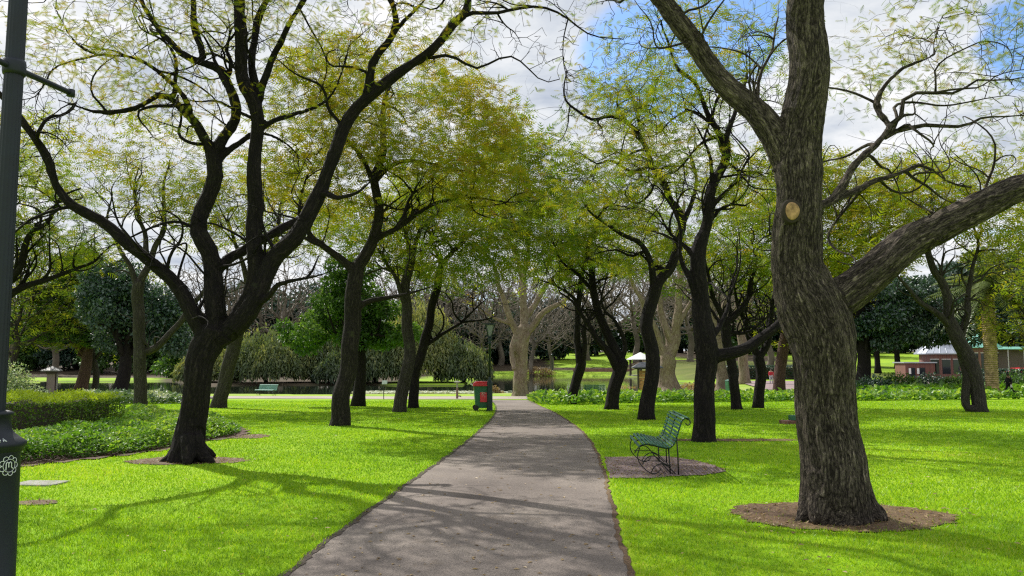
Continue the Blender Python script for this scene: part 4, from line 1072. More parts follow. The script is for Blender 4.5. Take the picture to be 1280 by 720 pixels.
J('twin stemmed grey tree on the right hand lawn in front of the kiosk, leaning left', (1225, 515),
  [(1226, 515, 11), (1224, 508, 8.5), (1220, 475, 8.5), (1209, 445, 9), (1195, 420, 8.5), (1186, 400, 8)],
  [([(1209, 509), (1208, 480), (1205, 452), (1198, 428)], 5, 5, .2), ([(1190, 408), (1165, 388), (1143, 371), (1124, 346), (1110, 330)], 5, 1.8, -.8), ([(1186, 402), (1185, 375), (1177, 351), (1166, 335), (1158, 300), (1165, 260)], 6.5, 2.5, .4),
   ([(1200, 428), (1206, 405), (1210, 382), (1213, 345), (1222, 310), (1215, 270)], 5, 2, .6)],
  [(1170, 250, 0, 120, 55, 4), (1250, 270, 0, 80, 50, 3.5), (1110, 300, -1, 60, 40, 3)],
  4536, dict(per=2.88, size=0.405, tmpl=F4_, clump=-.55, tint=.60, rmax=.03), dk=0.368, step=0.238, r0=0.0081, bark=BARKG)
J('tree hidden behind the massive furrowed trunk, golden crown spreading both ways', (1040, 510),
  [(1040, 511, 9), (1040, 480, 7.5), (1038, 420, 7), (1042, 370, 7)],
  [([(1042, 370), (1065, 320), (1100, 290), (1140, 280)], 5, 2, 0), ([(1042, 370), (1020, 320), (990, 290), (960, 280)], 4, 2, 0), ([(1042, 370), (1050, 320), (1048, 260)], 5, 2, 0)],
  [(1090, 260, 0, 110, 75, 4), (980, 240, 0, 70, 70, 4), (1060, 330, 0, 60, 40, 4)],
  4752, dict(per=3.02, size=0.442, tmpl=F4_, clump=-.7, tint=.60, rmax=.035), dk=0.400, step=0.255, r0=0.0093, bark=BARKG)

# ---- plane trees at the water
PG = 'old plane trees near the lake'
def plane(label, base, trunk, limbs, ells, n, bark=BARKP, group=PG, Y0=None, r0=0.0136, leaf=None, **k):
    return jacaranda(label, base, trunk, limbs, ells, n, leaf, name='plane_tree', bark=bark, group=group, Y0=Y0, r0=r0, dk=0.640, step=0.425, di=6, thin=.04, st=.4, wig=.05, remesh=.08, **k)
plane('broad knobbly bare plane tree at the end of the footpath by the water', (651, 495),
  [(651, 496, 13), (651, 490, 10), (650, 470, 8.5), (651, 450, 8.8), (652, 430, 9.5), (655, 410, 9)],
  [([(650, 425), (641, 405), (630, 376), (622, 350), (616, 330), (604, 312), (600, 285), (590, 262)], 5, 1.8, -2), ([(655, 410), (655, 380), (653, 350), (648, 325), (636, 300), (626, 270), (620, 235)], 5.5, 2, 1),
   ([(658, 415), (668, 405), (677, 394), (695, 381), (715, 368), (735, 345), (745, 320)], 5, 1.8, -1.5), ([(655, 400), (668, 380), (682, 358), (700, 335), (712, 300)], 5, 1.8, 2), ([(653, 350), (660, 320), (662, 280), (672, 240)], 4, 1.6, .5),
   ([(655, 430), (670, 405), (685, 385), (700, 368)], 1.8, 1, -2.5), ([(641, 405), (622, 400), (600, 385), (580, 380)], 3, 1.4, -1), ([(646, 418), (640, 440), (642, 462)], 4, 3, -1)],
  [(650, 300, 0, 110, 80, 7), (600, 340, 0, 70, 50, 5), (715, 340, 0, 60, 50, 5)],
  2600, leaf=dict(per=.35, size=.6, tmpl=F3, clump=.3, tint=.62, rmax=.03), disp=.03)
plane('plane tree with flaring roots behind the wooden shelter board', (836, 490),
  [(836, 491, 24), (836, 485, 15), (834, 470, 11), (834, 455, 10.5), (835, 445, 11)],
  [([(832, 447), (826, 430), (815, 405), (800, 372), (785, 340), (770, 300)], 6, 2, -1), ([(835, 445), (838, 425), (830, 405), (824, 372), (820, 330), (822, 280)], 6, 2, 1), ([(837, 447), (844, 428), (846, 400), (850, 350), (848, 300), (856, 250)], 6.5, 2.2, 0),
   ([(845, 410), (862, 380), (875, 350), (880, 310)], 4, 1.6, 1)],
  [(820, 320, 0, 90, 80, 7), (870, 320, 0, 60, 60, 5)],
  1100, disp=.03)
plane('pale plane trunk left of the green litter bin', (903, 487),
  [(903, 488, 11), (903, 482, 8), (901, 460, 7), (899, 430, 7), (896, 410, 6.5)],
  [([(896, 412), (888, 380), (885, 340), (890, 300)], 4.5, 2, 0), ([(897, 412), (905, 380), (915, 350)], 4, 2, 0)],
  [(890, 340, 0, 60, 60, 6)], 500)
plane('ruddy trunked tree across the forecourt behind the slim forked trees', (974, 489),
  [(974, 490, 9), (974, 482, 7.5), (976, 455, 7), (982, 418, 6.5), (984, 390, 6)],
  [([(984, 392), (975, 360), (978, 320)], 4, 2, 0), ([(984, 392), (995, 360), (1005, 330)], 4, 2, 0)],
  [(985, 330, 0, 60, 60, 6)], 500, bark=BARKR, leaf=dict(per=1.5, size=.7, tmpl=F3, clump=-.2, tint=.35, rmax=.05))
plane('smooth tan trunk rising beside the forecourt, left of the person in red', (931, 477),
  [(931, 478, 8.5), (930, 470, 6.5), (929, 445, 6), (927, 415, 5.5)],
  [([(927, 416), (920, 380), (922, 340)], 3.5, 1.6, 0), ([(927, 416), (936, 385), (945, 350)], 3.5, 1.6, 0)],
  [(930, 350, 0, 60, 50, 7)], 400, Y0=92)

# ---- broadleaf and evergreen crowns
LQ = np.array([(0, 0, 0), (.45, .32, .08), (1, 0, -.06), (.45, -.32, .08)])
def leafcloud(clumps, n, size, tint, tsd=.15, up=.4, mb=None, shell=.55):
    """leaves through the volume of many clumps (x, y, z, rx, ry, rz)"""
    C = np.array(clumps, float); w = C[:, 3] * C[:, 4] * C[:, 5]; w = w ** .8; w /= w.sum()
    k = rng.choice(len(C), n, p=w); u = rng.normal(size=(n, 3)); u /= np.linalg.norm(u, axis=1)[:, None]
    rr = rng.uniform(shell, 1.08, n) ; P = C[k, :3] + u * C[k, 3:6] * rr[:, None]
    d = u * .6 + rng.normal(0, .6, (n, 3)); d[:, 2] -= .2; d /= np.linalg.norm(d, axis=1)[:, None] + 1e-9
    ct = rng.normal(0, .07, len(C))
    tn = np.clip(tint + ct[k] + rng.normal(0, tsd, n), 0, 1)
    return put_fronds(P, d, size * rng.uniform(.6, 1.4, n), LQ, tn, mb)
def clumps_in(c, r, n, cr, flat=.75):
    """n clumps of radius cr placed in an ellipsoid"""
    u = rng.normal(size=(n, 3)); u /= np.linalg.norm(u, axis=1)[:, None]; u *= (rng.random(n) ** .45)[:, None]
    P = np.array(c) + u * np.array(r); s = cr * rng.uniform(.6, 1.35, n)
    return np.c_[P, s, s, s * flat]
def simple_tree(name, label, loc, h, trunk_r, crown, m, nleaf, lsize, tint, bark, cat='tree', group=None, lean=(0, 0), ncl=30, clr=1.0, limbs=6, twist=.3, flat=.75, start=.3, tsd=.15):
    """crown: (dx, dy, z, rx, ry, rz) ellipsoids relative to the foot"""
    t = thing(name, label, cat, loc, 0, group)
    mb = MB(); top = np.array([lean[0], lean[1], h * .8]); k = np.linspace(0, 1, 12)[:, None]
    P = top * k + np.array([math.sin(1.3), .3, 0]) * np.sin(k * 5) * twist * .4; P[0, 2] = -.3
    rad = trunk_r * (1.25 - k[:, 0] * .85); rad[0] *= 1.35
    mb.tube(P, rad, 12, bark=True)
    CL = []
    for (dx, dy, z, rx, ry, rz) in crown:
        CL.append(clumps_in((dx, dy, z), (rx * .85, ry * .85, rz * .85), max(4, int(ncl * rx * rz / sum(c[3] * c[5] for c in crown))), clr, flat))
    CL = np.concatenate(CL)
    for j in range(min(limbs * 3, len(CL))):
        c = CL[j, :3]; f = rng.uniform(start, .8); i = int(f * 11); a = P[i]
        q = np.linspace(0, 1, 7)[:, None]; path = a + (c - a) * q + np.array([0, 0, 1]) * np.sin(q * 3.14) * .12 * np.linalg.norm(c - a) * rng.uniform(-.6, 1) + rng.normal(0, .06, (7, 3)) * np.linalg.norm(c - a) * .5 * (q > 0)
        mb.tube(path, trunk_r * .42 * (1.05 - .85 * q[:, 0]), 6, bark=True)
    mb.build('trunk', bark, t, smooth=True)
    leafcloud(CL, nleaf, lsize, tint, tsd).build('crown', m, t)
    return t
def gp(px, py): return tuple(ground(px, py))
# lush broadleaf tree behind the second avenue tree
g6 = ground(447, 508); s6 = g6.y / F
simple_tree('broadleaf_tree', 'leafy dark green tree just right of the leaning golden crowned tree', tuple(g6), 6.2, .25,
  [(-.5, 0, 4.1, 2.7, 2.2, 1.5), (1.1, .4, 3.2, 1.8, 1.6, .9), (-2.4, 0, 3.3, 1.7, 1.6, .9), (.1, 0, 5.6, 2.2, 1.8, 1.0)], BROAD, 19000, .16, .52, BARKD, group='broadleaf trees around the lawn', ncl=46, clr=.55, limbs=8)
g8 = ground(147, 496)
simple_tree('evergreen_tree', 'dark blue green evergreen with a leaning black trunk behind the hedge', tuple(g8), 9, .42,
  [(.6, 0, 6.0, 3.6, 3.2, 2.6), (2.8, .5, 4.2, 2.6, 2.4, 1.6), (-.6, 0, 8.0, 2.4, 2.4, 1.4), (3.6, 0, 6.6, 1.8, 1.8, 1.4)], EVER, 30000, .24, .5, BARKD, lean=(.2, 0), group='broadleaf trees around the lawn', ncl=60, clr=.95, twist=.9)
g9 = ground(99, 492.3)
simple_tree('broadleaf_tree', 'mid green rounded tree with a reddish trunk beside the small roofed kiosk', tuple(g9), 10, .42,
  [(-.8, 0, 7.2, 4.0, 3.2, 3.0), (1.6, 0, 5.0, 2.2, 2.0, 1.6), (-3.6, .5, 5.4, 2.4, 2.0, 1.4), (-.5, 0, 10.3, 2.6, 2.4, 1.6)], BROAD, 30000, .26, .52, BARKR, group='broadleaf trees around the lawn', ncl=60, clr=1.0, lean=(.7, 0), twist=.6)
# big dark evergreen behind the furrowed trunk on the right
simple_tree('evergreen_tree', 'wide dark evergreen with low crooked limbs to the right of the furrowed trunk', tuple(ground(1076, 492.5)), 12, .5,
  [(1.5, 0, 6.0, 5.2, 3.4, 2.2), (4.0, .5, 7.8, 4.2, 3.2, 1.9), (-1.5, 0, 8.6, 4.2, 3, 1.7), (6.8, 0, 5.0, 2.8, 2.2, 1.1)], EVER, 34000, .26, .42, BARKD, group='evergreens on the right', ncl=70, clr=.95, limbs=9, start=.2, twist=1.2)
# ------------------------------------------------------------------ hedge, border and beds
def hedge_box(name, label, cx, cy, z0, lx, ly, h, m, n, ls, rz=0, cat='hedge', group=None, tint=.45, toplight=.35):
    t = thing(name, label, cat, (cx, cy, z0), rz, group)
    # woody core that fills the inside
    core = MB().box((0, 0, h * .46), (lx * .9, ly * .86, h * .9)); core.build('stems', TIMBD, t, bevel=.08)
    # leaves over rounded faces
    fA = np.array([lx * h, lx * h, ly * h, ly * h, lx * ly * 1.3]); fA /= fA.sum(); k = rng.choice(5, n, p=fA)
    u, v = rng.uniform(-1, 1, n), rng.uniform(-1, 1, n)
    P = np.zeros((n, 3)); N = np.zeros((n, 3))
    for i, (ax, sg) in enumerate(((1, -1), (1, 1), (0, -1), (0, 1), (2, 1))):
        q = k == i
        if ax == 1: P[q] = np.c_[u[q] * lx / 2, np.full(q.sum(), sg * ly / 2), (v[q] + 1) / 2 * h]; N[q] = (0, sg, 0)
        elif ax == 0: P[q] = np.c_[np.full(q.sum(), sg * lx / 2), u[q] * ly / 2, (v[q] + 1) / 2 * h]; N[q] = (sg, 0, 0)
        else: P[q] = np.c_[u[q] * lx / 2, v[q] * ly / 2, np.full(q.sum(), h)]; N[q] = (0, 0, 1)
    # round the shoulders
    ex = np.maximum(np.abs(P[:, 0]) / (lx / 2), np.abs(P[:, 1]) / (ly / 2)); top = np.clip((P[:, 2] / h - .8) / .2, 0, 1)
    P[:, 2] -= top * np.clip((ex - .8) / .2, 0, 1) ** 2 * .09 * h
    wv_ = .035 * np.sin(P[:, 0] * 5 + P[:, 1] * 3) + .03 * np.sin(P[:, 0] * 11 + P[:, 2] * 9)
    P += N * (wv_ + rng.normal(0, .028, n))[:, None]
    d = N * .7 + rng.normal(0, .6, (n, 3)); d[:, 2] += .25; d /= np.linalg.norm(d, axis=1)[:, None]
    tn = np.clip(tint + toplight * (N[:, 2] > .5) + .25 * np.clip(P[:, 2] / h - .75, 0, 1) + rng.normal(0, .13, n), 0, 1)  # top leaves tinted brighter: sunlight on the hedge is put into the colour
    put_fronds(P, d, ls * rng.uniform(.6, 1.4, n), LQ, tn).build('foliage', m, t)
    return t
a = ground(15, 541); b = ground(121, 531)
hedge_box('clipped_hedge', 'boxy clipped hedge with top tinted sunlit yellow green beside the lamp post', -11.55, 18.2, tz(-11, 18), 4.0, 2.6, .86, HEDGE, 30000, .05, tint=.46, toplight=.55)
# leafy border (ground cover too fine to count)
def cover(name, label, poly, m, dens, hmin, hmax, ls, tint, inset=.0, off=0, tsd=.16):
    x0, y0 = poly.min(0); x1, y1 = poly.max(0); N = int((x1 - x0) * (y1 - y0) * dens)
    X_, Y_ = rng.uniform(x0, x1, N), rng.uniform(y0, y1, N); q = inpoly(poly, X_, Y_); X_, Y_ = X_[q], Y_[q]; n = len(X_)
    # distance to the edge lowers the height
    ed = np.full(n, 9.0)
    for i in range(len(poly)):
        p, r_ = poly[i], poly[(i + 1) % len(poly)]; dv = r_ - p; L2 = (dv ** 2).sum() + 1e-9
        t_ = np.clip(((X_ - p[0]) * dv[0] + (Y_ - p[1]) * dv[1]) / L2, 0, 1); ed = np.minimum(ed, np.hypot(X_ - p[0] - t_ * dv[0], Y_ - p[1] - t_ * dv[1]))
    keep = ed > inset * (1 + .4 * np.sin(X_ * 4)); X_, Y_, ed = X_[keep], Y_[keep], ed[keep]; n = len(X_)
    Hh = (hmin + (hmax - hmin) * np.clip((ed - inset) / .35, 0, 1) ** .6) * (1 + .16 * np.sin(X_ * 3.1 + Y_) + .14 * np.sin(Y_ * 4.3 + X_ * 2) + .1 * np.sin(X_ * 9))
    Zf = rng.random(n) ** .45; Z_ = terr(X_, Y_) + Hh * Zf
    d = rng.normal(0, 1, (n, 3)); d[:, 2] = rng.normal(.35, .5, n); d /= np.linalg.norm(d, axis=1)[:, None]
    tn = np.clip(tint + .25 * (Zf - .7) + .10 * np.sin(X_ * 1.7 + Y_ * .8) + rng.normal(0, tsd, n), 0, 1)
    s = ls * rng.uniform(.6, 1.4, n) * np.maximum(1, Y_ / 22)
    return tag(put_fronds(np.c_[X_, Y_, Z_], d, s, LQ, tn).build(name, m), label, 'ground cover', kind='stuff')
def shrink(P, f):
    c = P.mean(0); return c + (P - c) * f
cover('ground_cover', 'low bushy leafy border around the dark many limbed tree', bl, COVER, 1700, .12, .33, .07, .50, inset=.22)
ivy = np.array([tuple(ground(*p))[:2] for p in ((664, 504), (700, 506.5), (800, 504), (900, 503), (1000, 502), (1110, 501), (1206, 500))] + [(33, 50.5), (26, 51), (15, 50), (8, 50), (3, 49.5), (1.2, 47)])
ivy = smooth_poly(np.vstack([ivy, ivy[:1]]), .8)[:-1]
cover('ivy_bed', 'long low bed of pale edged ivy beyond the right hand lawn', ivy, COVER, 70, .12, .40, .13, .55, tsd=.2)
vb = np.array([tuple(ground(*p))[:2] for p in ((95, 507), (160, 506), (225, 505), (225, 501), (160, 500), (95, 500))])
cover('ground_cover', 'grey green low planting along the cross path on the left', vb, CREAM, 90, .1, .42, .13, .42)
# lily pads near the shore
N = 900; Xp = rng.uniform(-14, -1.5, N) + rng.normal(0, 1, N); Yp = rng.uniform(71.5, 77, N); s = rng.uniform(.10, .26, N)
an = np.arange(6) / 6 * 6.283
V = np.stack([Xp[:, None] + s[:, None] * np.cos(an), Yp[:, None] + s[:, None] * np.sin(an), WATER + .02 + rng.uniform(0, .07, (N, 6))], -1).reshape(-1, 3)
tag(MB().arr(V, np.arange(6 * N).reshape(-1, 6), tint=np.repeat(rng.uniform(.55, 1, N), 6)).build('lily_pads', CREAM), 'pale lily pads floating by the near shore', 'lily pads', kind='stuff')

def shrub(name, label, loc, clumps, m, n, ls, tint, cat='shrub', group=None, tsd=.17, stems=6):
    t = thing(name, label, cat, loc, 0, group); C = np.array(clumps, float)
    mb = MB()
    for j in range(stems):
        c = C[j % len(C)]; q = np.linspace(0, 1, 5)[:, None]; mb.tube(np.array([c[0] * .3, c[1] * .3, -.05]) * (1 - q) + c[:3] * q + rng.normal(0, .04, (5, 3)), .03 * (1.1 - .8 * q[:, 0]) * max(1, c[5]), 5, bark=True)
    mb.build('stems', BARKD, t)
    leafcloud(C, n, ls, tint, tsd, shell=.35).build('foliage', m, t); return t
gs = ground(25, 521)
shrub('variegated_shrub', 'cream speckled shrub rising behind the clipped hedge at the left edge', tuple(gs), [(0, 0, .7, .6, .6, .75), (-.6, .2, 1.0, .7, .7, .85), (.5, 0, .5, .55, .5, .5), (.85, .1, .35, .4, .4, .35), (-.3, 0, 1.3, .5, .5, .5)], CREAM, 4500, .075, .55)
shrub('small_shrub', 'lime green low shrub beside the right end of the clipped hedge', tuple(ground(135, 531)), [(0, 0, .28, .42, .4, .32), (.4, 0, .2, .3, .3, .2), (-.2, 0, .4, .3, .3, .3)], HEDGE, 1800, .06, .5)
shrub('grass_tuft', 'small rusty leaved plant at the water edge right of the bin', (-1.45, 68, tz(-1.45, 68)), [(0, 0, .5, .45, .4, .6), (.5, 0, .3, .5, .4, .35)], TAN, 900, .16, .35)

# willows and bushes on the spit of land across the water
def willow(label, loc, r, h, n, tint, m=WILLOW):
    t = thing('willow_bush', label, 'willow', loc, 0, 'willows and bushes on the spit')
    mb = MB(); q = np.linspace(0, 1, 6)[:, None]
    for j in range(5):
        a = rng.uniform(0, 6.28); mb.tube(q * np.array([math.cos(a) * r * .5, math.sin(a) * r * .4, h * .75]) + rng.normal(0, .05, (6, 3)), .16 * (1.1 - q[:, 0]), 6, bark=True)
    mb.build('trunk', BARKD, t)
    # hanging strands
    a = rng.uniform(0, 6.28, n); rr = r * np.sqrt(rng.random(n)) ; top = h * np.sqrt(np.clip(1 - (rr / r) ** 2 * .8, .05, 1)) * rng.uniform(.75, 1.02, n) * (1 + .12 * np.sin(a * 5) + .1 * np.sin(a * 9 + 1))
    k = 7; L = top * rng.uniform(.35, .9, n); f = np.arange(k) / k
    P = np.stack([np.repeat((rr * np.cos(a))[:, None], k, 1) * (1 + .06 * f), np.repeat((rr * np.sin(a))[:, None], k, 1) * (1 + .06 * f), top[:, None] - L[:, None] * f], -1).reshape(-1, 3) + rng.normal(0, .1, (n * k, 3))
    d = np.tile([0, 0, -1.], (n * k, 1)) + rng.normal(0, .45, (n * k, 3)); d /= np.linalg.norm(d, axis=1)[:, None]
    tn = np.clip(np.repeat(tint + rng.normal(0, .12, n), k) + .2 * np.tile(1 - f, n) - .1 + rng.normal(0, .08, n * k), 0, 1)
    put_fronds(P, d, .55 * rng.uniform(.6, 1.3, n * k), LQ * np.array([1, .55, 1]), tn).build('crown', m, t); return t
for (px, Yd, r, h, n, ti, lb) in ((335, 101, 5.4, 6.6, 1700, .42, 'dark rounded willow on the far shore above the left bench'),
                                 (392, 104, 4.2, 8.4, 1500, .45, 'mid green willow on the far shore left of the leaning tree trunk'),
                                 (470, 101, 4.4, 6.8, 1700, .34, 'deep green willow behind the close pair of trees'),
                                 (522, 103, 5.4, 10.2, 3800, .66, 'tallest olive green willow, hanging over the lake left of the bin'),
                                 (430, 100, 3.6, 4.2, 1100, .25, 'low dark willow bush between the taller willows'),
                                 (580, 102, 3.6, 5.2, 1300, .40, 'small willow at the right tip of the wooded far shore'),
                                 (262, 104, 4.0, 4.6, 1800, .6, 'light green bush at the left end of the willow row')):
    x = (px - 640) / F * Yd; willow(lb, (x, Yd, tz(x, Yd) - .1), r, h, n, ti)

# ------------------------------------------------------------------ far trees
def bare_proto(name, label, loc, h, r, n, r0, bark, leaf=None, cat='tree', group='bare winter trees across the lake', trunk_r=.5):
    S = Skel(); prev = -1
    for k in range(int(h * .35 / .6) + 1): prev = S.add((.3 * math.sin(k * .5), .2 * math.sin(k * .8), k * .6 - .3), prev, trunk_r * (1 - .03 * k) * (1.3 if k == 0 else 1), True, grow=(k * .6 > h * .22))
    u = rng.normal(size=(n, 3)); u /= np.linalg.norm(u, axis=1)[:, None]; u *= (rng.random(n) ** (1 / 2.2))[:, None]
    A = np.array([0, 0, h * .62]) + u * np.array([r, r, h * .40])
    colonize(S, A, step=.6, di=8, dk=.75, jit=.3, maxit=60, up=.1); finish_radii(S, r0, 2.2, trunk_r * .6)
    t = thing(name, label, cat, loc, 0, group)
    wood(S, 'trunk', bark, t, thin=.09)
    if leaf: foliage(S, 'crown', leaf.pop('m', JAC), t, **leaf)
    return t
def place_copy(src, px, Yd, sc, rz, label, dz=0.0):
    if Yd > 148: sc *= 1.3
    c = copy_tree(src); x = (px - 640) / F * Yd; c.location = (x, Yd, tz(x, Yd) + dz); c.rotation_euler = (0, 0, rz); c.scale = (sc, sc, sc); c['label'] = label; return c
def loc_of(px, Yd): x = (px - 640) / F * Yd; return (x, Yd, tz(x, Yd))
BT1 = bare_proto('bare_tree', 'bare brown tree on the far bank just left of the broad plane trunk', loc_of(604, 168), 17, 8, 1500, .035, TWIG)
BT2 = bare_proto('bare_tree', 'bare grey tree on the far bank right of the broad plane trunk', loc_of(688, 172), 19, 8.5, 1700, .035, TWIG)
BT3 = bare_proto('bare_tree', 'bare pinkish tree on the far bank behind the narrow V forked trunk', loc_of(722, 185), 16, 8, 1500, .04, TWIG)
for (k, px, Yd, sc, rz, lb) in ((0, 795, 178, 1.1, 1.2, 'bare tree on the far slope close to the small white roofed gazebo'), (1, 560, 178, 1.05, 2.2, 'bare brown tree above the right tip of the willow row'),
     (2, 862, 170, 1.15, .7, 'bare tree across the water behind the tall tree behind the bench'), (0, 905, 190, 1.2, 4.1, 'bare tree far behind the green litter bin'), (1, 500, 165, 1.1, 4.0, 'bare crown rising above the tallest willow'),
     (2, 430, 160, 1.2, 3.0, 'bare brown crown above the low dark willow bush'), (0, 350, 150, 1.1, 5.0, 'bare brown crown above the dark rounded willow'), (1, 285, 150, 1.05, .4, 'bare crown seen between the many limbed tree and the willows'),
     (2, 70, 150, 1.0, 1.0, 'bare mauve tree across the lake above the small roofed kiosk'), (1, 15, 165, 1.1, 1.9, 'bare mauve tree across the lake at the left edge'), (0, 215, 155, 1.0, 2.8, 'bare tree across the lake right of the grey forked trunk'),
     (0, 655, 215, 1.35, 2.0, 'farthest tall bare tree, behind the broad plane trunk'), (2, 760, 225, 1.4, 4.4, 'farthest tall bare tree, above the bright far lawn'),
     (0, 540, 190, 1.3, 1.4, 'bare pinkish crown high above the gap left of the middle lamp post'), (2, 625, 185, 1.2, 5.1, 'bare pinkish tree framed by the limbs of the broad plane'), (1, 735, 200, 1.3, 2.6, 'bare tree between the V forked tree and the crooked fork tree'), (0, 830, 195, 1.3, 5.8, 'bare crown directly above the gazebo'), (2, 880, 200, 1.2, 2.1, 'bare crown far behind the tall tree behind the bench'), (1, 665, 160, .8, 3.6, 'small bare tree on the far shore just right of the broad plane'),
     (1, 960, 150, 1.0, 5.2, 'bare tree beyond the forecourt left of the furrowed trunk'), (1, 840, 230, 1.4, 3.3, 'farthest bare tree, behind the flaring rooted plane'), (2, 590, 230, 1.3, .2, 'farthest bare tree, left of the mid path lamp')):
    place_copy((BT1, BT2, BT3)[k], px, Yd, sc, rz, lb)
# dark evergreens along the horizon
def ever_proto(label, loc, h, r, n, ls, tint, m=EVER, name='evergreen_tree', bark=BARKD, group='dark evergreens on the horizon', low=.12):
    return simple_tree(name, label, loc, h, .4, [(0, 0, h * .56, r, r, h * .40), (r * .4, 0, h * .33, r * .85, r * .8, h * .22), (-r * .5, 0, h * .28, r * .8, r * .7, h * .2), (0, 0, h * .14, r * .9, r * .7, h * .12)], m, n, ls, tint, bark, group=group, ncl=46, clr=r * .26, limbs=6, start=low)
EV1 = ever_proto('dark round evergreen across the lake, left of the broad plane trunk', loc_of(620, 190), 12, 7, 9000, .75, .40)
EV2 = ever_proto('olive broadleaf tree across the lake between the willows and the hedge', loc_of(245, 128), 11, 6, 9000, .6, .45, BROAD, 'broadleaf_tree')
EV3 = simple_tree('evergreen_tree', 'big dark evergreen at the right edge above the kiosk roofs', loc_of(1262, 124), 21, .5, [(0, 0, 13.5, 9, 8, 6.5), (5, 0, 9.5, 6, 6, 3.4), (-5, 0, 9.0, 6, 6, 3.2)], EVER, 22000, .7, .45, BARKD, group='dark evergreens on the horizon', ncl=60, clr=2.0, limbs=6, start=.3)
for (k, px, Yd, sc, rz, lb) in ((0, 690, 205, 1.0, 1, 'dark evergreen across the lake right of the broad plane trunk'), (0, 560, 200, 1.1, 2, 'dark evergreen behind the right tip of the willow row'),
     (1, 455, 185, 1.2, 3, 'olive tree far behind the deep green willow'), (0, 390, 180, 1.2, 4, 'dark evergreen far behind the mid green willow'), (0, 320, 175, 1.2, 5, 'dark evergreen far behind the dark rounded willow'),
     (1, 160, 165, 1.1, .5, 'olive tree across the lake behind the blue green evergreen'), (0, 100, 175, 1.0, 1.5, 'dark evergreen across the lake behind the reddish trunk'), (1, 30, 175, 1.15, 2.5, 'olive tree across the lake at the left edge'),
     (0, 745, 235, 1.0, 3.5, 'dark evergreen at the top of the bright far lawn'), (1, 800, 240, 1.2, 4.5, 'olive tree on the skyline behind the gazebo'), (0, 850, 225, 1.1, 5.5, 'dark evergreen behind the flaring rooted plane tree'),
     (1, 910, 215, 1.3, .8, 'olive tree on the skyline behind the green litter bin'), (0, 985, 215, 1.2, 1.8, 'dark evergreen on the skyline left of the furrowed trunk'), (1, 1050, 200, 1.3, 2.8, 'olive tree on the skyline behind the furrowed trunk'),
     (2, 1120, 140, .82, 2.0, 'big dark evergreen behind the grey roofed kiosk'), (2, 1190, 135, .95, 4.0, 'big dark evergreen behind the teal roofed kiosk'), (2, 1310, 108, .9, 1.0, 'big dark evergreen just past the right edge of the kiosks'),
     (1, 640, 250, 1.5, 1.1, 'farthest olive tree, straight beyond the end of the path'), (1, 520, 215, 1.35, .3, 'farthest olive tree behind the tallest willow'), (2, 1080, 150, .7, 3, 'dark evergreen left of the grey roofed kiosk'), (2, 1225, 128, .9, 5, 'dark evergreen towering behind the palm'), (2, 1095, 122, .75, 1.4, 'dark evergreen behind the fern bed'),
     (0, 640, 196, .8, 2.4, 'low dark evergreen straight beyond the broad plane'), (0, 585, 185, .8, 4.1, 'low dark evergreen left of the middle lamp post'), (0, 715, 262, 1.0, 3.1, 'dark evergreen at the very top of the bright far lawn'),
     (0, 1075, 235, 1.3, 2.2, 'dark evergreen on the skyline left of the grey roofed kiosk'), (1, 1125, 225, 1.3, 4.2, 'olive tree on the skyline left of the grey roofed kiosk'), (0, 1165, 215, 1.3, 5.2, 'dark evergreen on the skyline above the grey roofed kiosk'), (1, 1215, 210, 1.2, .2, 'olive tree on the skyline above the teal roofed kiosk'),
     (0, 1270, 205, 1.3, 3.3, 'dark evergreen on the skyline above the brick shelter'), (0, 1020, 230, 1.2, 1.3, 'dark evergreen on the skyline right of the low limb'), (0, 945, 240, 1.2, 4.4, 'dark evergreen on the skyline above the forecourt')):
    place_copy((EV1, EV2, EV3)[k], px, Yd, sc, rz, lb)
# golden canopy trees filling the middle distance on both sides
GJ = [loc_of(1150, 62)]
def gold(label, px, Yd, h, r, n, leaf, bark=BARKG):
    return bare_proto('jacaranda_tree', label, loc_of(px, Yd), h, r, n, .022, bark, leaf, group='jacaranda trees farther back', trunk_r=.28)
G1 = gold('golden green tree farther back on the right, its crown above the kiosk roofs', 1306, 58, 14, 5.5, 1900, dict(per=4.5, size=.62, tmpl=F3, clump=-.5, tint=.52, rmax=.09, spread=.4))
G2 = gold('lime green tree farther back on the left, beyond the grey forked tree', 118, 66, 13, 6, 1800, dict(per=4.5, size=.6, tmpl=F3, clump=-.3, tint=.46, rmax=.09, spread=.4))
for (k, px, Yd, sc, rz, lb) in ((1, 1010, 70, 1.1, 4, 'lime green crown farther back behind the low limb of the tall tree'),
                                (1, 20, 60, 1.0, 3, 'lime green tree farther back behind the lamp post'), (0, 1385, 50, 1.0, 1, 'golden green tree reaching in over the lawn from beyond the right edge')):
    place_copy((G1, G2)[k], px, Yd, sc, rz, lb)

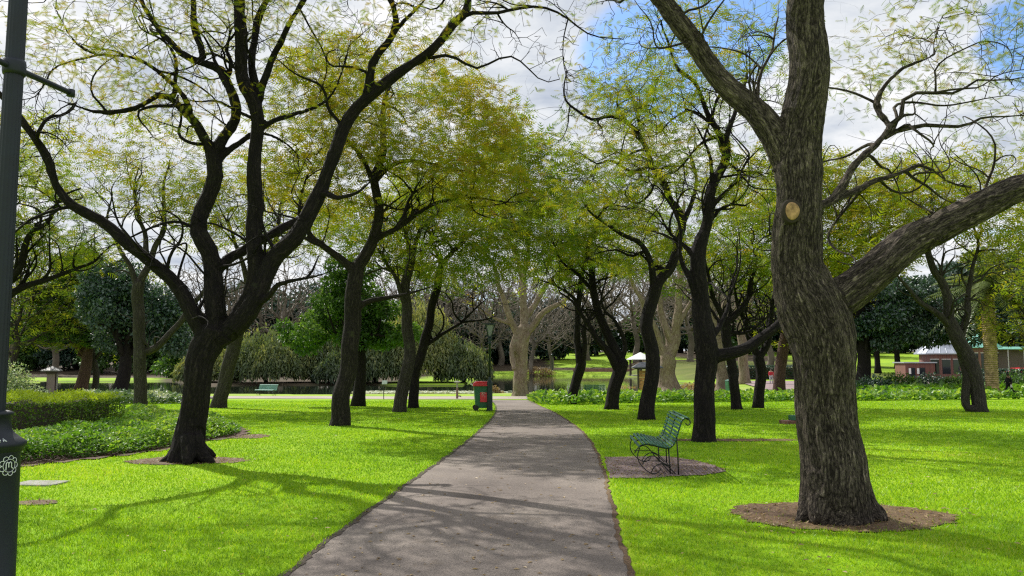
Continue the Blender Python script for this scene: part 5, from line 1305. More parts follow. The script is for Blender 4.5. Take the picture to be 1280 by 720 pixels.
# ---- palm on the right
gpalm = ground(1241, 494.5); ps = gpalm.y / F
tp = thing('palm_tree', 'thick palm with a ringed tan trunk beside the walking person', 'palm', tuple(gpalm), 0)
prof = [(.80, -.1), (.70, .15), (.54, .35)]; z = .35; hp = 8.0
while z < hp:
    prof += [(.43, z + .02), (.50, z + .10), (.44, z + .13)]; z += .16
pv = MB(); pv.lathe(prof, 22)
ob = pv.build('trunk', plain('palm_trunk', (.42, .31, .17), .9, var=.35, scale=3, bump=.6), tp)
fr = MB()
for j in range(46):
    a = rng.uniform(0, 6.28); el = rng.uniform(-.5, 1.3); L = rng.uniform(3.2, 4.6); q = np.linspace(0, 1, 14)
    dr = np.array([math.cos(a), math.sin(a)]); P = np.stack([dr[0] * L * q * math.cos(el), dr[1] * L * q * math.cos(el), hp + L * q * math.sin(el) - 1.8 * q * q], 1)
    fr.tube(P, .03, 3)
    T = np.gradient(P, axis=0); T /= np.linalg.norm(T, axis=1)[:, None]; sd = np.array([-dr[1], dr[0], 0])
    for i in range(1, 14):
        for s_ in (-1, 1):
            for o_ in (0, .5):
                b0_ = P[i] - T[i] * o_ * L / 13; e = b0_ + sd * s_ * .55 + T[i] * .3 + np.array([0, 0, -.18]); w_ = T[i] * .05
                fr.arr([b0_ - w_, b0_ + w_, e], [(0, 1, 2)])
fr.A = {'tint': [np.full(fr.nv, .5)]}
fr.build('frond', WILLOW, tp)

# ------------------------------------------------------------------ ferns and shrubs on the right
for i, (px, Yd, n, s_, m_, ti, lb) in enumerate(((1128, 56, 24, 1.1, FERN, .5, 'spreading lime fern in the bed, left of its neighbour ferns'), (1148, 58, 26, 1.3, FERN, .6, 'largest lime fern in front of the grey roofed kiosk'), (1170, 57, 22, 1.0, FERN, .55, 'lime fern nearest the twin stemmed tree'),
                                                (1110, 60, 20, 1.2, FERN, .4, 'darker fern beside the wide dark evergreen'), (1188, 60, 20, 1.0, FERN, .45, 'small fern tucked behind the twin stemmed tree'))):
    l = loc_of(px, Yd); t = thing('fern', lb, 'fern', l, 0, 'ferns in the kiosk garden bed'); P_, D_, S_ = [], [], []
    mbs = MB()
    for j in range(n):
        a = rng.uniform(0, 6.28); q = np.linspace(0, 1, 9); L = s_ * rng.uniform(.8, 1.3)
        P = np.stack([math.cos(a) * L * q, math.sin(a) * L * q, .15 + L * (1.1 * q - .95 * q * q)], 1); mbs.tube(P, .012, 3)
        P_.append(P[1:]); T = np.gradient(P, axis=0)[1:]; D_.append(T / np.linalg.norm(T, axis=1)[:, None]); S_.append(np.full(8, .42 * s_) * (1.2 - q[1:] * .7))
    mbs.build('stems', FERN, t)
    P_, D_, S_ = np.concatenate(P_), np.concatenate(D_), np.concatenate(S_)
    put_fronds(P_, D_, S_, F3 * np.array([1, 1.6, 1]), np.clip(ti + rng.normal(0, .1, len(P_)), 0, 1)).build('leaves', m_, t)
for (px, Yd, sc, m_, ti, lb) in ((1090, 60, 1.3, EVER, .5, 'rounded dark shrub at the left end of the kiosk bed'), (1118, 66, 1.6, BROAD, .6, 'mid green shrub behind the ferns, left'), (1158, 68, 1.5, EVER, .55, 'dark shrub in front of the grey roofed kiosk wall'),
                                (1196, 66, 1.4, BROAD, .5, 'green shrub between the two kiosks'), (1265, 72, 1.7, BROAD, .35, 'dark green shrub behind the walking person'), (1222, 74, 1.5, EVER, .5, 'dark shrub at the foot of the palm')):
    shrub('garden_shrub', lb, loc_of(px, Yd), [(0, 0, .5 * sc, .9 * sc, .8 * sc, .6 * sc), (.8 * sc, .1, .4 * sc, .6 * sc, .6 * sc, .45 * sc), (-.7 * sc, 0, .45 * sc, .6 * sc, .6 * sc, .5 * sc)], m_, 2200, .2, ti, group='shrubs in the kiosk bed')
for (px, Yd, lb, W_, ti) in ((1255, 84, 'long low dark hedge below the red vehicle', 9, .1), (955, 104, 'low dark hedge at the back of the forecourt', 13, .08)):
    l = loc_of(px, Yd); hedge_box('low_hedge', lb, l[0], l[1], l[2], W_, 1.4, 1.6, EVER, 6000, .22, tint=.25, toplight=.1)
cov2 = np.array([(25, 54), (33.5, 54), (34.5, 62), (43, 64), (43, 69), (36, 71), (27, 67)]); cover('ground_cover', 'tangled low greenery of the kiosk garden bed', cov2, COVER, 26, .1, .55, .16, .40)
# tan reeds and tufts on the right shore
for (px, Yd, sc, lb) in ((786, 88, 1.5, 'tan reed clump on the far shore left of the shelter board'), (862, 92, 1.4, 'tan reed clump right of the flaring rooted plane tree'), (880, 86, 1.0, 'small tan tuft close to the tall dark trunk'), (672, 160, 2.0, 'tan reed clump on the distant bank right of the broad plane')):
    shrub('reed_clump', lb, loc_of(px, Yd), [(0, 0, .35 * sc, 1.3 * sc, .8 * sc, .5 * sc), (1.0 * sc, 0, .25 * sc, .8 * sc, .6 * sc, .35 * sc)], TAN, 1300, .28, .55, cat='reeds', group='tan reeds on the shore')
# ------------------------------------------------------------------ the green slatted bench
def slat_profile():
    P = [(.00, .385), (.03, .425), (.09, .445), (.16, .44), (.24, .425), (.32, .405), (.40, .39), (.465, .40), (.515, .445), (.545, .51), (.572, .585), (.597, .66), (.62, .735), (.645, .80), (.69, .835), (.735, .82)]
    return catmull(np.c_[np.array(P), np.zeros((len(P), 1))], .01)[:, :2]
def make_bench(label, L=1.65, group=None, cm=GREENP, nsl=19):
    t = thing('park_bench', label, 'bench', (0, 0, 0), 0, group)
    pr = slat_profile(); s = np.r_[0, np.cumsum(np.hypot(*np.diff(pr, axis=0).T))]; S_ = s[-1]
    seat, back, roll = MB(), MB(), MB()
    for k in range(nsl):
        u = (k + .5) / nsl * S_; i = np.searchsorted(s, u); i = min(max(i, 1), len(pr) - 1); d = pr[i] - pr[i - 1]; an = math.atan2(d[1], d[0]); x, z = pr[i]
        mb = seat if u < S_ * .46 else (roll if u > S_ * .88 else back)
        w_, th = S_ / nsl * .62, .02
        cs, sn = math.cos(an), math.sin(an)
        q = np.array([(-w_ / 2, 0), (w_ / 2, 0), (w_ / 2, th), (-w_ / 2, th)]) @ np.array([(cs, sn), (-sn, cs)]) + (x, z + .012)
        V = np.concatenate([np.c_[q[:, 0], np.full(4, y), q[:, 1]] for y in (-L / 2, L / 2)])
        mb.arr(V, [(0, 1, 5, 4), (1, 2, 6, 5), (2, 3, 7, 6), (3, 0, 4, 7), (3, 2, 1, 0), (4, 5, 6, 7)])
    seat.build('seat', cm, t, bevel=.004); back.build('backrest', cm, t, bevel=.004); roll.build('top_rail', cm, t, bevel=.004)
    for y in (-L / 2 + .12, 0, L / 2 - .12):
        f = MB(); f.tube(np.c_[pr[:, 0], np.full(len(pr), y), pr[:, 1]], .011, 6)
        if y == 0: f.build('frame', IRON, t, smooth=True); continue
        def cv(pts, r=.0078):
            c = catmull(np.array([(a, y, b) for a, b in pts]), .03); f.tube(c, r, 7)
        cv([(.02, .39), (-.01, .30), (.0, .20), (.06, .11), (.14, .04), (.21, .012), (.28, .03), (.33, .09)])
        cv([(.06, .15), (.10, .22), (.17, .27), (.25, .265), (.32, .20), (.38, .12), (.44, .05), (.50, .012)])
        cv([(.18, .02), (.22, .10), (.29, .15), (.36, .155), (.43, .12), (.50, .05), (.535, .012)])
        f.tube([(.05, y, .20), (.30, y, .20), (.47, y, .12)], .007, 6)
        f.tube([(.44, y, .39), (.455, y, .15), (.46, y, .01)], .010, 6)
        f.tube([(.56, y, .56), (.575, y, .30), (.58, y, 0.0)], .010, 6)
        c = catmull(np.array([(.735, y, .83), (.765, y, .79), (.755, y, .745), (.715, y, .735), (.70, y, .765)]), .02); f.tube(c, .009, 6)
        f.build('leg_frame', IRON, t, smooth=True)
    MB().tube([(.46, -L / 2 + .12, .12), (.46, L / 2 - .12, .12)], .007, 6).build('cross_rod', IRON, t)
    return t
bp_ = ground(800, 593)
bench = make_bench('green slatted iron bench on the pinkish pad right of the footpath, facing the path')
bench.scale = (.96, .96, .94); bench.location = (1.84, 12.02, tz(1.8, 12) + .012); bench.rotation_euler = (0, 0, R(-4))
bl2 = copy_tree(bench); l = loc_of(332, 58.5); bl2.location = (l[0], l[1], l[2] + .02); bl2.rotation_euler = (0, 0, R(72)); bl2['label'] = 'pale green bench by the lake on the left, beyond the cross path'; bl2['group'] = 'benches at the lake'
for c in bl2.children:
    if c.name.split('.')[0] in ('seat', 'backrest', 'top_rail'):
        c.data = c.data.copy(); c.data.materials[0] = GREENL
bl3 = copy_tree(bench); l = loc_of(741, 61); bl3.location = (l[0], l[1] - .3, l[2] + .0); bl3.rotation_euler = (0, 0, R(-90)); bl3['label'] = 'dark green bench with its back to the lawn, facing the water beyond the ivy'; bl3['group'] = 'benches at the lake'

# ------------------------------------------------------------------ wheelie bin with red lid
gb_ = ground(602, 513.5)
tb = thing('wheelie_bin', 'green wheelie bin with a red lid and red panel, behind the middle lamp post', 'bin', (gb_.x, gb_.y + .25, gb_.z + .005), R(6))
m_ = MB(); Vb = []
for z, hx, hy in ((.10, .235, .24), (.16, .25, .25), (.85, .31, .30), (.93, .325, .315)):
    Vb.append(np.array([(-hx, -hy, z), (hx, -hy, z), (hx, hy, z), (-hx, hy, z)]))
Vb = np.concatenate(Vb); Fb = grid_faces(4, 4).tolist(); m_.arr(Vb, Fb).arr(Vb[:4], [(3, 2, 1, 0)]); m_.arr(Vb[-4:], [(0, 1, 2, 3)]); m_.build('body', BINB, tb, bevel=.02)
lid = MB(); lid.arr(np.array([(-.36, -.34, .935), (.34, -.34, .935), (.34, .34, .935), (-.36, .34, .935), (-.33, -.32, 1.06), (.30, -.30, 1.06), (.30, .30, 1.06), (-.33, .32, 1.06), (-.24, -.24, 1.12), (.24, -.24, 1.12), (.24, .24, 1.12), (-.24, .24, 1.12)]), grid_faces(3, 4).tolist() + [(8, 9, 10, 11), (3, 2, 1, 0)])
lo = lid.build('lid', RED, tb, bevel=.025)
MB().tube([(-.37, -.3, .96), (-.41, -.28, 1.0), (-.41, .28, 1.0), (-.37, .3, .96)], .02, 8).build('handle', WHITE, tb, smooth=True)
for y in (-.24, .24):
    w = MB(); a = np.linspace(0, 2 * math.pi, 17)[:-1]; w.arr(np.concatenate([np.c_[-.24 + .1 * np.cos(a), np.full(16, y + s_), .1 + .1 * np.sin(a)] for s_ in (-.03, .03)]), grid_faces(2, 16).tolist()); w.L.append(np.arange(16) + w.nv - 32); w.S.append(np.array([w.nl])); w.nl += 16; w.L.append(np.arange(16)[::-1] + w.nv - 16); w.S.append(np.array([w.nl])); w.nl += 16
    w.build('wheel', RUBBER, tb, bevel=.01)
pn = MB().box((.06, -.292, .58), (.30, .012, .50), tilt=-.075); pn = pn.build('red_panel', RED, tb, bevel=.004)
mk = MB()
for k, (x, w_, z) in enumerate(((.02, .12, .70), (.06, .16, .66), (.0, .09, .62), (.04, .15, .56), (.08, .10, .52))):
    mk.tube([(x - w_ / 2, -.31 + (z - .7) * -.075, z), (x, -.311 + (z - .7) * -.075, z + .012), (x + w_ / 2, -.31 + (z - .7) * -.075, z)], .006, 5)
mk.build('panel_marks', WHITE, pn); 

# ------------------------------------------------------------------ lamp post in the middle distance
gl_ = ground(612, 513.5)
tl = thing('lamp_post', 'slim black lamp post with a flared lantern, in front of the red lidded bin', 'lamp post', tuple(gl_), R(8))
MB().lathe([(.13, -.05), (.13, .04), (.115, .06), (.11, 1.05), (.085, 1.12), (.06, 1.16), (.05, 1.3)], 16).build('base', POSTG, tl, smooth=False)
MB().lathe([(.048, 1.25), (.045, 2.55), (.06, 2.57), (.06, 2.61), (.045, 2.63), (.07, 2.72), (.075, 2.86)], 14).build('pole', POSTG, tl, smooth=True)
ln = MB()
for a in range(4):
    an = a * math.pi / 2 + math.pi / 4; ln.tube([(.08 * math.cos(an), .08 * math.sin(an), 2.84), (.23 * math.cos(an), .23 * math.sin(an), 3.30)], .014, 6)
ln.box((0, 0, 3.32), (.38, .38, .035)).box((0, 0, 3.35), (.60, .10, .03)).box((0, 0, 2.85), (.16, .16, .04))
ln = ln.build('lantern', POSTG, tl)
MB().lathe([(.07, 2.88), (.19, 3.29)], 4, phase=math.pi / 4).build('glass', GLASSM, ln)
# ------------------------------------------------------------------ lamp post at the left edge
px_, py_ = -3.335, 5.12
tp_ = thing('lamp_post', 'large blue black fluted lamp post with ladder bar and chalk marks, at left edge', 'lamp post', (px_, py_, 0), 0)
MB().lathe([(.23, -.05), (.23, .10), (.21, .14), (.175, .2), (.166, 1.02), (.172, 1.03)], 28, c=(0, 0, 0)).build('base', POST, tp_, smooth=True)
MB().lathe([(.166, 1.025), (.178, 1.03), (.182, 1.05), (.192, 1.06), (.197, 1.075), (.190, 1.09), (.155, 1.115), (.125, 1.14), (.108, 1.165), (.100, 1.25), (.115, 1.26), (.115, 1.273), (.085, 1.285)], 32).build('collar', POST, tp_, smooth=True)
fl = MB(); nf = 16; aa = np.arange(nf * 6) / (nf * 6) * 2 * math.pi; rr_ = 1 - .07 * np.abs(np.cos(aa * nf / 2))
zz = np.array([1.26, 2.2, 3.3, 4.6, 6.0]); rz_ = np.array([.066, .062, .058, .055, .052])
fl.arr(np.concatenate([np.c_[np.cos(aa) * rr_ * r_, np.sin(aa) * rr_ * r_, np.full(len(aa), z_)] for r_, z_ in zip(rz_, zz)]), grid_faces(5, len(aa)))
fl.build('pole', POST, tp_, smooth=True)
dv = Vector((.10, .50, 0)); MB().tube([(-dv.x, -dv.y, 3.56), (dv.x, dv.y, 3.56)], .021, 12).lathe([(.066, 3.51), (.070, 3.53), (.070, 3.59), (.066, 3.61)], 20).lathe([(.028, 3.535), (.028, 3.585)], 10, c=(dv.x, dv.y, 0)).build('ladder_bar', POST, tp_, smooth=True)
lt = MB().lathe([(.06, 6.0), (.10, 6.05), (.22, 6.5), (.24, 6.52)], 8)
lt = lt.build('lantern', POST, tp_)
MB().lathe([(.235, 6.54), (.20, 6.62), (.08, 6.72), (.02, 6.84)], 8).build('cap', POST, lt)
# chalk marks: an m in a scalloped ring on the base, a scribble on the collar
def on_post(u, z, r): a = -math.pi / 2 + u / r; return (math.cos(a) * (r + .002), math.sin(a) * (r + .002), z)
ck = MB()
# centre faces the camera's right-hand side of the post
uc, zc_ = .205, .945
for k in range(9):
    a0 = k / 9 * 2 * math.pi; c = (uc + .047 * math.cos(a0), zc_ + .047 * math.sin(a0)); a = np.linspace(a0 - 1.9, a0 + 1.9, 9)
    ck.tube([on_post(c[0] + .016 * math.cos(q), c[1] + .016 * math.sin(q), .1665) for q in a], .0022, 4)
a = np.linspace(0, 6.283, 26); ck.tube([on_post(uc + .04 * math.cos(q), zc_ + .04 * math.sin(q), .1665) for q in a], .0018, 4)
for seg in ([(-.022, -.026), (-.022, .015), (-.015, .024), (-.006, .018), (-.004, -.01)], [(-.004, .014), (.004, .024), (.013, .018), (.015, -.012), (.026, -.02)]):
    ck.tube([on_post(uc + u, zc_ + v, .1665) for u, v in seg], .0032, 4)
ck.build('chalk_emblem', CHALK, tp_)
cs_ = MB()
for x0, seg in ((.00, [(-.02, .012), (0, .018), (.012, .008), (-.012, -.012), (.016, -.014)]), (.05, [(.008, .016), (-.012, -.002), (.014, -.003), (.008, .012), (.007, -.018)]), (.085, [(-.008, -.014), (0, .016), (.01, -.014), (-.006, .0)]), (-.05, [(-.012, .012), (.0, -.012), (.012, .014)])):
    cs_.tube([(math.cos(-math.pi / 2 + (x0 + .09 + u) / .18) * (.168 - v * 1.1), math.sin(-math.pi / 2 + (x0 + .09 + u) / .18) * (.168 - v * 1.1), 1.108 + v * .6) for u, v in seg], .0022, 4)
cs_.build('chalk_scribble', CHALK, tp_)

# ------------------------------------------------------------------ small things on the lawn and by the path
s1_ = ground(50, 605)
tag(MB().prism([(-.30, -.19), (.27, -.21), (.31, .17), (-.26, .20)], -.05, .022, c=(s1_.x, s1_.y, s1_.z)).build('access_cover', CONC, bevel=.008), 'flat grey concrete cover in the grass near the lamp post', 'drain cover')
sb = ground(989, 530); ts_ = thing('sprinkler_box', 'low brick plinth with a small green box beside the furrowed trunk', 'sprinkler box', tuple(sb), R(3))
MB().box((0, 0, .04), (.52, .42, .12)).build('plinth', BRICK, ts_, bevel=.01)
MB().box((.12, 0, .175), (.30, .26, .14)).build('green_box', BINB, ts_, bevel=.015)
# tap post
g_ = loc_of(572, 50.5); tt = thing('drinking_tap', 'thin grey post with a small crosspiece on the cross path left of the bin', 'tap post', g_, 0)
MB().lathe([(.07, -.05), (.07, .7)], 10).build('lower_post', BRICK, tt)
MB().lathe([(.05, .7), (.045, 1.02)], 10).lathe([(.05, 1.0), (.20, 1.05), (.20, 1.1), (.05, 1.13)], 12).build('bowl', CONC, tt)
MB().tube([(.05, 0, .18), (.22, 0, .18), (.24, 0, .12)], .035, 8).build('spout', IRON, tt)
g_ = loc_of(481, 49); tt = thing('small_sign', 'little slanted sign on a thin black stake left of the close pair of trees', 'sign', g_, 0)
MB().tube([(0, 0, -.1), (0, 0, 1.0)], .025, 6).build('stake', IRON, tt)
MB().box((.05, -.03, 1.05), (.32, .02, .26), tilt=-.5).build('sign_face', SIGNM, tt, bevel=.004)
# notice shelter with tiled roof (behind the wavy trunk)
def hip_roof(mb, w, d, z0, h, th=.06, ridge=.0):
    V = [(-w / 2, -d / 2, z0), (w / 2, -d / 2, z0), (w / 2, d / 2, z0), (-w / 2, d / 2, z0), (-w / 2, -d / 2, z0 + th), (w / 2, -d / 2, z0 + th), (w / 2, d / 2, z0 + th), (-w / 2, d / 2, z0 + th), (-ridge / 2, 0, z0 + h), (ridge / 2 + .001, 0, z0 + h)]
    return mb.arr(V, [(3, 2, 1, 0), (0, 1, 5, 4), (1, 2, 6, 5), (2, 3, 7, 6), (3, 0, 4, 7)]).arr(V, [(4, 5, 9, 8), (6, 7, 8, 9)]).arr(V, [(5, 6, 9), (7, 4, 8)])
g_ = loc_of(808, 55); tn = thing('notice_shelter', 'orange timber board under a dark hipped roof, behind the wavy dark trunk', 'notice board', g_, R(-4))
for x in (-.62, .62): MB().box((x, 0, 1.0), (.12, .12, 2.1)).build('post', TIMBD, tn)
pb = MB()
for k in range(6): pb.box((0, 0, .55 + k * .235), (1.1, .07, .215))
pb.build('board', TIMBER, tn, bevel=.008)
hip_roof(MB(), 2.1, 1.3, 2.0, .42, ridge=.9).build('roof', SHINGLE, tn)
MB().box((0, 0, 1.96), (1.7, .9, .08)).build('eave_beam', TIMBD, tn)
g_ = loc_of(68, 54); tn = thing('roofed_kiosk', 'small square kiosk with brick pier and pale pyramid roof behind the clipped hedge', 'kiosk', g_, R(20))
MB().box((0, 0, .85), (.5, .5, 1.75)).build('brick_pier', BRICK, tn, bevel=.01)
hip_roof(MB(), 1.15, 1.15, 1.78, .36).build('roof', ROOFG, tn)
MB().box((0, 0, 1.68), (.62, .62, .18)).build('soffit', TIMBD, tn)
MB().box((-.42, -.28, .95), (.30, .32, .22)).tube([(-.5, -.38, 0), (-.5, -.38, .85)], .03, 6).build('tray', IRON, tn)
MB().box((.33, .05, .85), (.06, .30, 1.5)).build('white_board', CONC, tn)
# green litter bin on the right
g_ = loc_of(911, 60); tb2 = thing('litter_bin', 'dark green litter bin beside the pale plane trunk beyond the ivy bed', 'bin', g_, R(10))
MB().lathe([(.36, 0), (.42, 1.05)], 4, phase=math.pi / 4).build('body', BINB, tb2, bevel=.02)
MB().lathe([(.44, 1.06), (.42, 1.14), (.2, 1.22)], 4, phase=math.pi / 4).build('lid', GREENP, tb2, bevel=.02)

# ------------------------------------------------------------------ kiosks on the right
def poly_ring(r, n, z, ph=0): a = np.arange(n) / n * 6.28318 + ph; return np.c_[r * np.cos(a), r * np.sin(a), np.full(n, z)]
def pavilion(label, loc, r, zwall, zroof1, ztop, roofm, rz=0):
    t = thing('kiosk_pavilion', label, 'pavilion', loc, rz, 'park kiosks with tiered roofs')
    n = 12
    MB().lathe([(r * .82, -.4), (r * .82, zwall)], n).build('wall', BRICK, t)
    MB().lathe([(r * 1.02, zwall - .02), (r * 1.02, zwall + .10), (r * .60, zroof1)], n).build('roof', roofm, t)
    MB().lathe([(r * .58, zroof1 - .05), (r * .58, zroof1 + .18)], n).build('clerestory', TIMBD, t)
    up = MB().lathe([(r * .66, zroof1 + .12), (r * .66, zroof1 + .2), (.12, ztop)], n).build('upper_roof', roofm, t)
    rb = MB()
    for k in range(n * 2):
        a = k / (n * 2) * 6.28318; c_ = math.cos(math.pi / n) if k % 2 else 1
        rb.tube([(math.cos(a) * r * 1.02 * c_, math.sin(a) * r * 1.02 * c_, zwall + .12), (math.cos(a) * r * .6 * c_, math.sin(a) * r * .6 * c_, zroof1 + .02)], .025, 4)
    rb.build('seams', roofm, t)
    MB().lathe([(.14, ztop - .05), (.1, ztop + .25), (.02, ztop + .4)], 8).build('finial', roofm, t)
    for k in (7, 8, 9, 10):
        a = (k + .5) / n * 6.28318; rr = r * .82 * math.cos(math.pi / n)
        MB().box((math.cos(a) * rr, math.sin(a) * rr, zwall * .55), (r * .30, .08, zwall * .5), rz=a + math.pi / 2).build('window', DARKG, t)
        MB().box((math.cos(a) * rr * 1.015, math.sin(a) * rr * 1.015, zwall * .82), (r * .34, .10, .07), rz=a + math.pi / 2).build('lintel', WHITE, t)
    return t
l1 = loc_of(1174, 98)
pav = pavilion('brick kiosk with a tiered grey metal roof, left of the twin stemmed tree', (l1[0], l1[1], l1[2] - .1), 2.95, 3.4, 4.6, 5.5, ROOFM)
MB().box((-3.6, -.6, 1.0), (3.6, 2.6, 2.6)).build('wing', BRICK, pav)
MB().box((-3.6, -.6, 2.38), (4.0, 3.0, .14)).build('wing_roof', ROOFM, pav)
for x in (-4.6, -3.4): MB().box((x, -1.93, 1.1), (.7, .05, 1.3)).build('doorway', DARKG, pav)
for x in (-4.9, -3.9): MB().box((x, -1.97, 1.35), (.28, .03, .7)).build('poster', WHITE, pav)
MB().box((2.2, -2.6, 1.35), (1.9, .5, .10)).build('counter', WHITE, pav)
for x in (1.7, 2.2, 2.75): MB().lathe([(.13, 1.4), (.15, 1.75), (.05, 1.95)], 8, c=(x, -2.6, 0)).build('white_jar', WHITE, pav)
l2 = loc_of(1222, 108)
pavilion('kiosk with a pale teal tiered roof half behind the palm trunk', (l2[0], l2[1], l2[2] + .2), 2.7, 3.9, 4.9, 5.7, ROOFT)
l3 = loc_of(1262, 112); tk = thing('shelter_building', 'long red brick shelter with a teal awning at the right edge', 'building', (l3[0], l3[1], l3[2] + .9), 0)
MB().box((0, 0, 1.4), (9.5, 4, 3.2)).build('wall', BRICK, tk)
MB().box((-.2, -2.6, 3.1), (10.2, 2.8, .10), tilt=.12).build('awning', ROOFT, tk)
for x in (-2.8, -.6, 1.4, 3.4): MB().lathe([(.07, -.4), (.07, 2.95)], 8, c=(x, -3.7, 0)).build('post', WHITE, tk)
MB().box((3.2, -2.03, 1.6), (2.6, .06, 1.8)).build('opening', DARKG, tk)
# gazebo across the water
l4 = loc_of(800, 150); tg = thing('gazebo', 'small white roofed gazebo on dark posts across the lake', 'gazebo', (l4[0], l4[1], l4[2]), 0)
MB().lathe([(2.7, 3.0), (2.7, 3.1), (1.5, 3.7), (.1, 4.4)], 8).build('roof', WHITE, tg)
for k in range(6): a = k / 6 * 6.283 + .3; MB().lathe([(.14, -.3), (.14, 3.02)], 8, c=(2.2 * math.cos(a), 2.2 * math.sin(a), 0)).build('post', TIMBD, tg)
MB().lathe([(2.4, -.3), (2.4, .15)], 8).build('floor_slab', CONC, tg)
# distant lamp post across the lake
l5 = loc_of(690, 166); tq = thing('lamp_post', 'thin black lamp post across the lake right of the broad plane', 'lamp post', l5, 0)
MB().lathe([(.10, -.2), (.08, 3.2)], 8).build('pole', POSTG, tq); MB().lathe([(.08, 3.2), (.25, 3.7), (.02, 3.95)], 6).build('lantern', POSTG, tq)
# red vehicle by the shelter
l6 = loc_of(1272, 100); tv = thing('red_vehicle', 'bright red car parked beside the brick shelter at the right edge', 'car', (l6[0], l6[1], l6[2] + .1), R(4))
bpf = [(-2.1, .45), (-2.15, .75), (-2.0, .92), (-1.1, 1.0), (-.6, 1.42), (.5, 1.48), (1.1, 1.05), (1.9, .95), (2.1, .75), (2.1, .4), (-2.1, .35)]
V = np.array([(x, y, z) for y in (-.85, .85) for x, z in bpf]); nb_ = len(bpf); cb = MB(); cb.arr(V, [(i, (i + 1) % nb_, nb_ + (i + 1) % nb_, nb_ + i) for i in range(nb_)])
cb.L.append(np.arange(nb_) + cb.nv - 2 * nb_); cb.S.append(np.array([cb.nl])); cb.nl += nb_; cb.L.append(np.arange(nb_)[::-1] + cb.nv - nb_); cb.S.append(np.array([cb.nl])); cb.nl += nb_
cb.build('body', REDV, tv, bevel=.06)
MB().arr([(-.95, -.87, 1.03), (.95, -.87, 1.06), (.45, -.87, 1.40), (-.52, -.87, 1.36)], [(0, 1, 2, 3)]).build('side_window', DARKG, tv)
for x in (-1.35, 1.3):
    for y in (-.82, .82):
        w = MB(); a = np.linspace(0, 2 * math.pi, 17)[:-1]; w.arr(np.concatenate([np.c_[x + r_ * np.cos(a), np.full(16, y + s_), .32 + r_ * np.sin(a)] for r_, s_ in ((.02, -.1), (.32, -.1), (.32, .1), (.02, .1))]), grid_faces(4, 16).tolist()); w.build('wheel', RUBBER, tv)
# dark railing strip behind the ivy bed near the forecourt, seen between the trunks
l7 = loc_of(760, 168); 
tag(MB().box((l7[0], l7[1], l7[2] + .25), (15, .5, .7)).build('retaining_wall', plain('reddish_wall', (.22, .11, .10), .85, var=.2, scale=2), bevel=.03), 'low reddish wall at the foot of the bright far lawn', 'wall')

# ------------------------------------------------------------------ people
def person(label, loc, rz, joints, links, radii, top_m, leg_m, extra=None):
    """joints: name -> xyz; one skinned body, with clothing grown over it as children"""
    t = thing('person', label, 'person', loc, rz)
    def skin(name, names, lks, grow, m, par, sub=2):
        idx = {n_: i for i, n_ in enumerate(names)}; me = bpy.data.meshes.new(name)
        me.from_pydata([joints[n_] for n_ in names], [(idx[a], idx[b]) for a, b in lks], []); o = bpy.data.objects.new(name, me); COL.objects.link(o)
        o.modifiers.new('k', 'SKIN'); sv = me.skin_vertices[0] if me.skin_vertices else None
        if not me.skin_vertices:
            import bmesh
            b = bmesh.new(); b.from_mesh(me); b.verts.layers.skin.verify(); b.to_mesh(me); b.free()
        for n_, i in idx.items():
            d = me.skin_vertices[0].data[i]; r_ = radii[n_] + grow; d.radius = (r_, r_); d.use_root = (i == 0)
        sb_ = o.modifiers.new('u', 'SUBSURF'); sb_.levels = sub; sb_.render_levels = sub
        dg = bpy.context.evaluated_depsgraph_get(); m2 = bpy.data.meshes.new_from_object(o.evaluated_get(dg)); bpy.data.objects.remove(o)
        m2.materials.clear(); m2.materials.append(m); m2.polygons.foreach_set('use_smooth', [True] * len(m2.polygons))
        o2 = bpy.data.objects.new(name, m2); COL.objects.link(o2); o2.parent = par; return o2
    allj = list(joints)
    body = skin('body', ['pelvis'] + [j for j in allj if j != 'pelvis'], links, 0, SKIN, t)
    tj = ['chest', 'pelvis', 'neckbase', 'shL', 'shR', 'elL', 'elR', 'wrL', 'wrR']
    skin('top', tj, [l_ for l_ in links if l_[0] in tj and l_[1] in tj], .016, top_m, t)
    lj = ['pelvis', 'hipL', 'hipR', 'knL', 'knR', 'anL', 'anR']
    skin('trousers', lj, [l_ for l_ in links if l_[0] in lj and l_[1] in lj], .02, leg_m, t)
    for s_ in 'LR':
        f = joints['an' + s_]; q = joints['toe' + s_]; MB().tube([(f[0], f[1], f[2] - .03), ((f[0] * 2 + q[0]) / 3, (f[1] * 2 + q[1]) / 3, f[2] - .035), (q[0], q[1], q[2])], [.05, .055, .035], 8).build('shoe', RUBBER, t, smooth=True)
    h = joints['head']
    hm = MB().lathe([(.001, .125), (.06, .11), (.09, .06), (.10, 0), (.095, -.05), (.06, -.08)], 14, c=(h[0] - .012, h[1] + .0, h[2] + .015)); hm.build('hair', HAIR, t, smooth=True)
    return t
LK = [('pelvis', 'chest'), ('chest', 'neckbase'), ('neckbase', 'neck'), ('neck', 'head'), ('head', 'crownpt'), ('head', 'nose'), ('neckbase', 'shL'), ('neckbase', 'shR'), ('shL', 'elL'), ('elL', 'wrL'), ('wrL', 'haL'), ('shR', 'elR'), ('elR', 'wrR'), ('wrR', 'haR'),
      ('pelvis', 'hipL'), ('pelvis', 'hipR'), ('hipL', 'knL'), ('knL', 'anL'), ('anL', 'toeL'), ('hipR', 'knR'), ('knR', 'anR'), ('anR', 'toeR')]
RD = dict(pelvis=.14, chest=.15, neckbase=.10, neck=.055, head=.088, crownpt=.06, nose=.02, shL=.065, shR=.065, elL=.045, elR=.045, wrL=.032, wrR=.032, haL=.035, haR=.035, hipL=.09, hipR=.09, knL=.06, knR=.06, anL=.042, anR=.042, toeL=.03, toeR=.03)
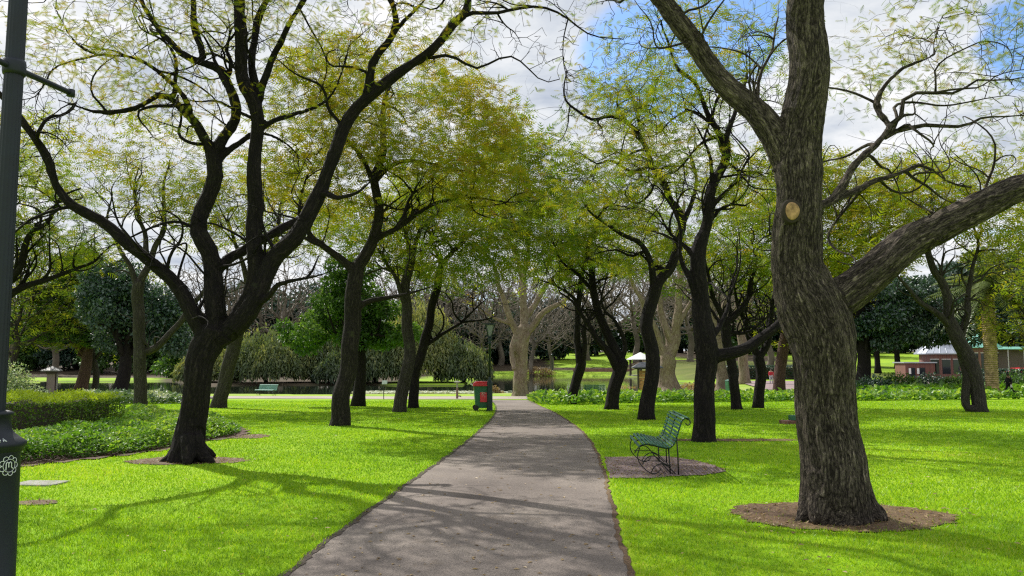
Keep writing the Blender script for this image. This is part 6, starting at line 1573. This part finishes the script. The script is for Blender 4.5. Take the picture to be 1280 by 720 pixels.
# walking towards the left of the picture: +x in the figure is forwards, y is sideways
JW = dict(pelvis=(0, 0, .88), chest=(.02, 0, 1.18), neckbase=(.02, 0, 1.38), neck=(.03, 0, 1.44), head=(.05, 0, 1.55), crownpt=(.04, 0, 1.64), nose=(.145, 0, 1.54), shL=(.02, .18, 1.34), shR=(.02, -.18, 1.34), elL=(-.08, .22, 1.09), elR=(.10, -.22, 1.09),
          wrL=(-.02, .22, .86), wrR=(.28, -.18, .95), haL=(.01, .22, .78), haR=(.35, -.16, .95), hipL=(0, .09, .84), hipR=(0, -.09, .84), knL=(-.14, .09, .46), knR=(.20, -.09, .47), anL=(-.46, .09, .13), anR=(.40, -.09, .08), toeL=(-.36, .09, .03), toeR=(.58, -.09, .04))
l8 = ground(1262, 493.8); pw = person('person in dark clothes striding left past the palm, holding something white', tuple(l8), R(180), JW, LK, RD, BLACKC, BLACKC)
MB().box((.0, .27, .70), (.16, .03, .22), taper=.8).build('bag', WHITE, None)
bag = bpy.data.objects['bag']; bag.location = Vector(l8); bag.rotation_euler = (0, 0, R(180)); tag(bag, 'small white bag hanging from the hand of the striding person', 'bag')
JS = dict(pelvis=(0, 0, .92), chest=(.0, 0, 1.2), neckbase=(.0, 0, 1.41), neck=(.01, 0, 1.48), head=(.02, 0, 1.58), crownpt=(.01, 0, 1.67), nose=(.115, 0, 1.57), shL=(.0, .19, 1.37), shR=(.0, -.19, 1.37), elL=(-.02, .24, 1.11), elR=(.04, -.24, 1.11),
          wrL=(.08, .23, .88), wrR=(.14, -.22, .90), haL=(.12, .22, .81), haR=(.19, -.2, .84), hipL=(0, .1, .88), hipR=(0, -.1, .88), knL=(-.03, .1, .48), knR=(.10, -.1, .49), anL=(-.12, .1, .09), anR=(.12, -.1, .08), toeL=(.04, .1, .03), toeR=(.30, -.1, .03))
l9 = loc_of(962, 90); person('person in a red top and pale grey trousers standing on the forecourt', l9, R(-120), JS, LK, RD, REDC, GREYC)
open('/tmp/dbg.txt', 'w').write(str({k: v for k, v in NTRI.items()}) + str(sum(len(o.data.polygons) for o in bpy.data.objects if o.type == 'MESH')))
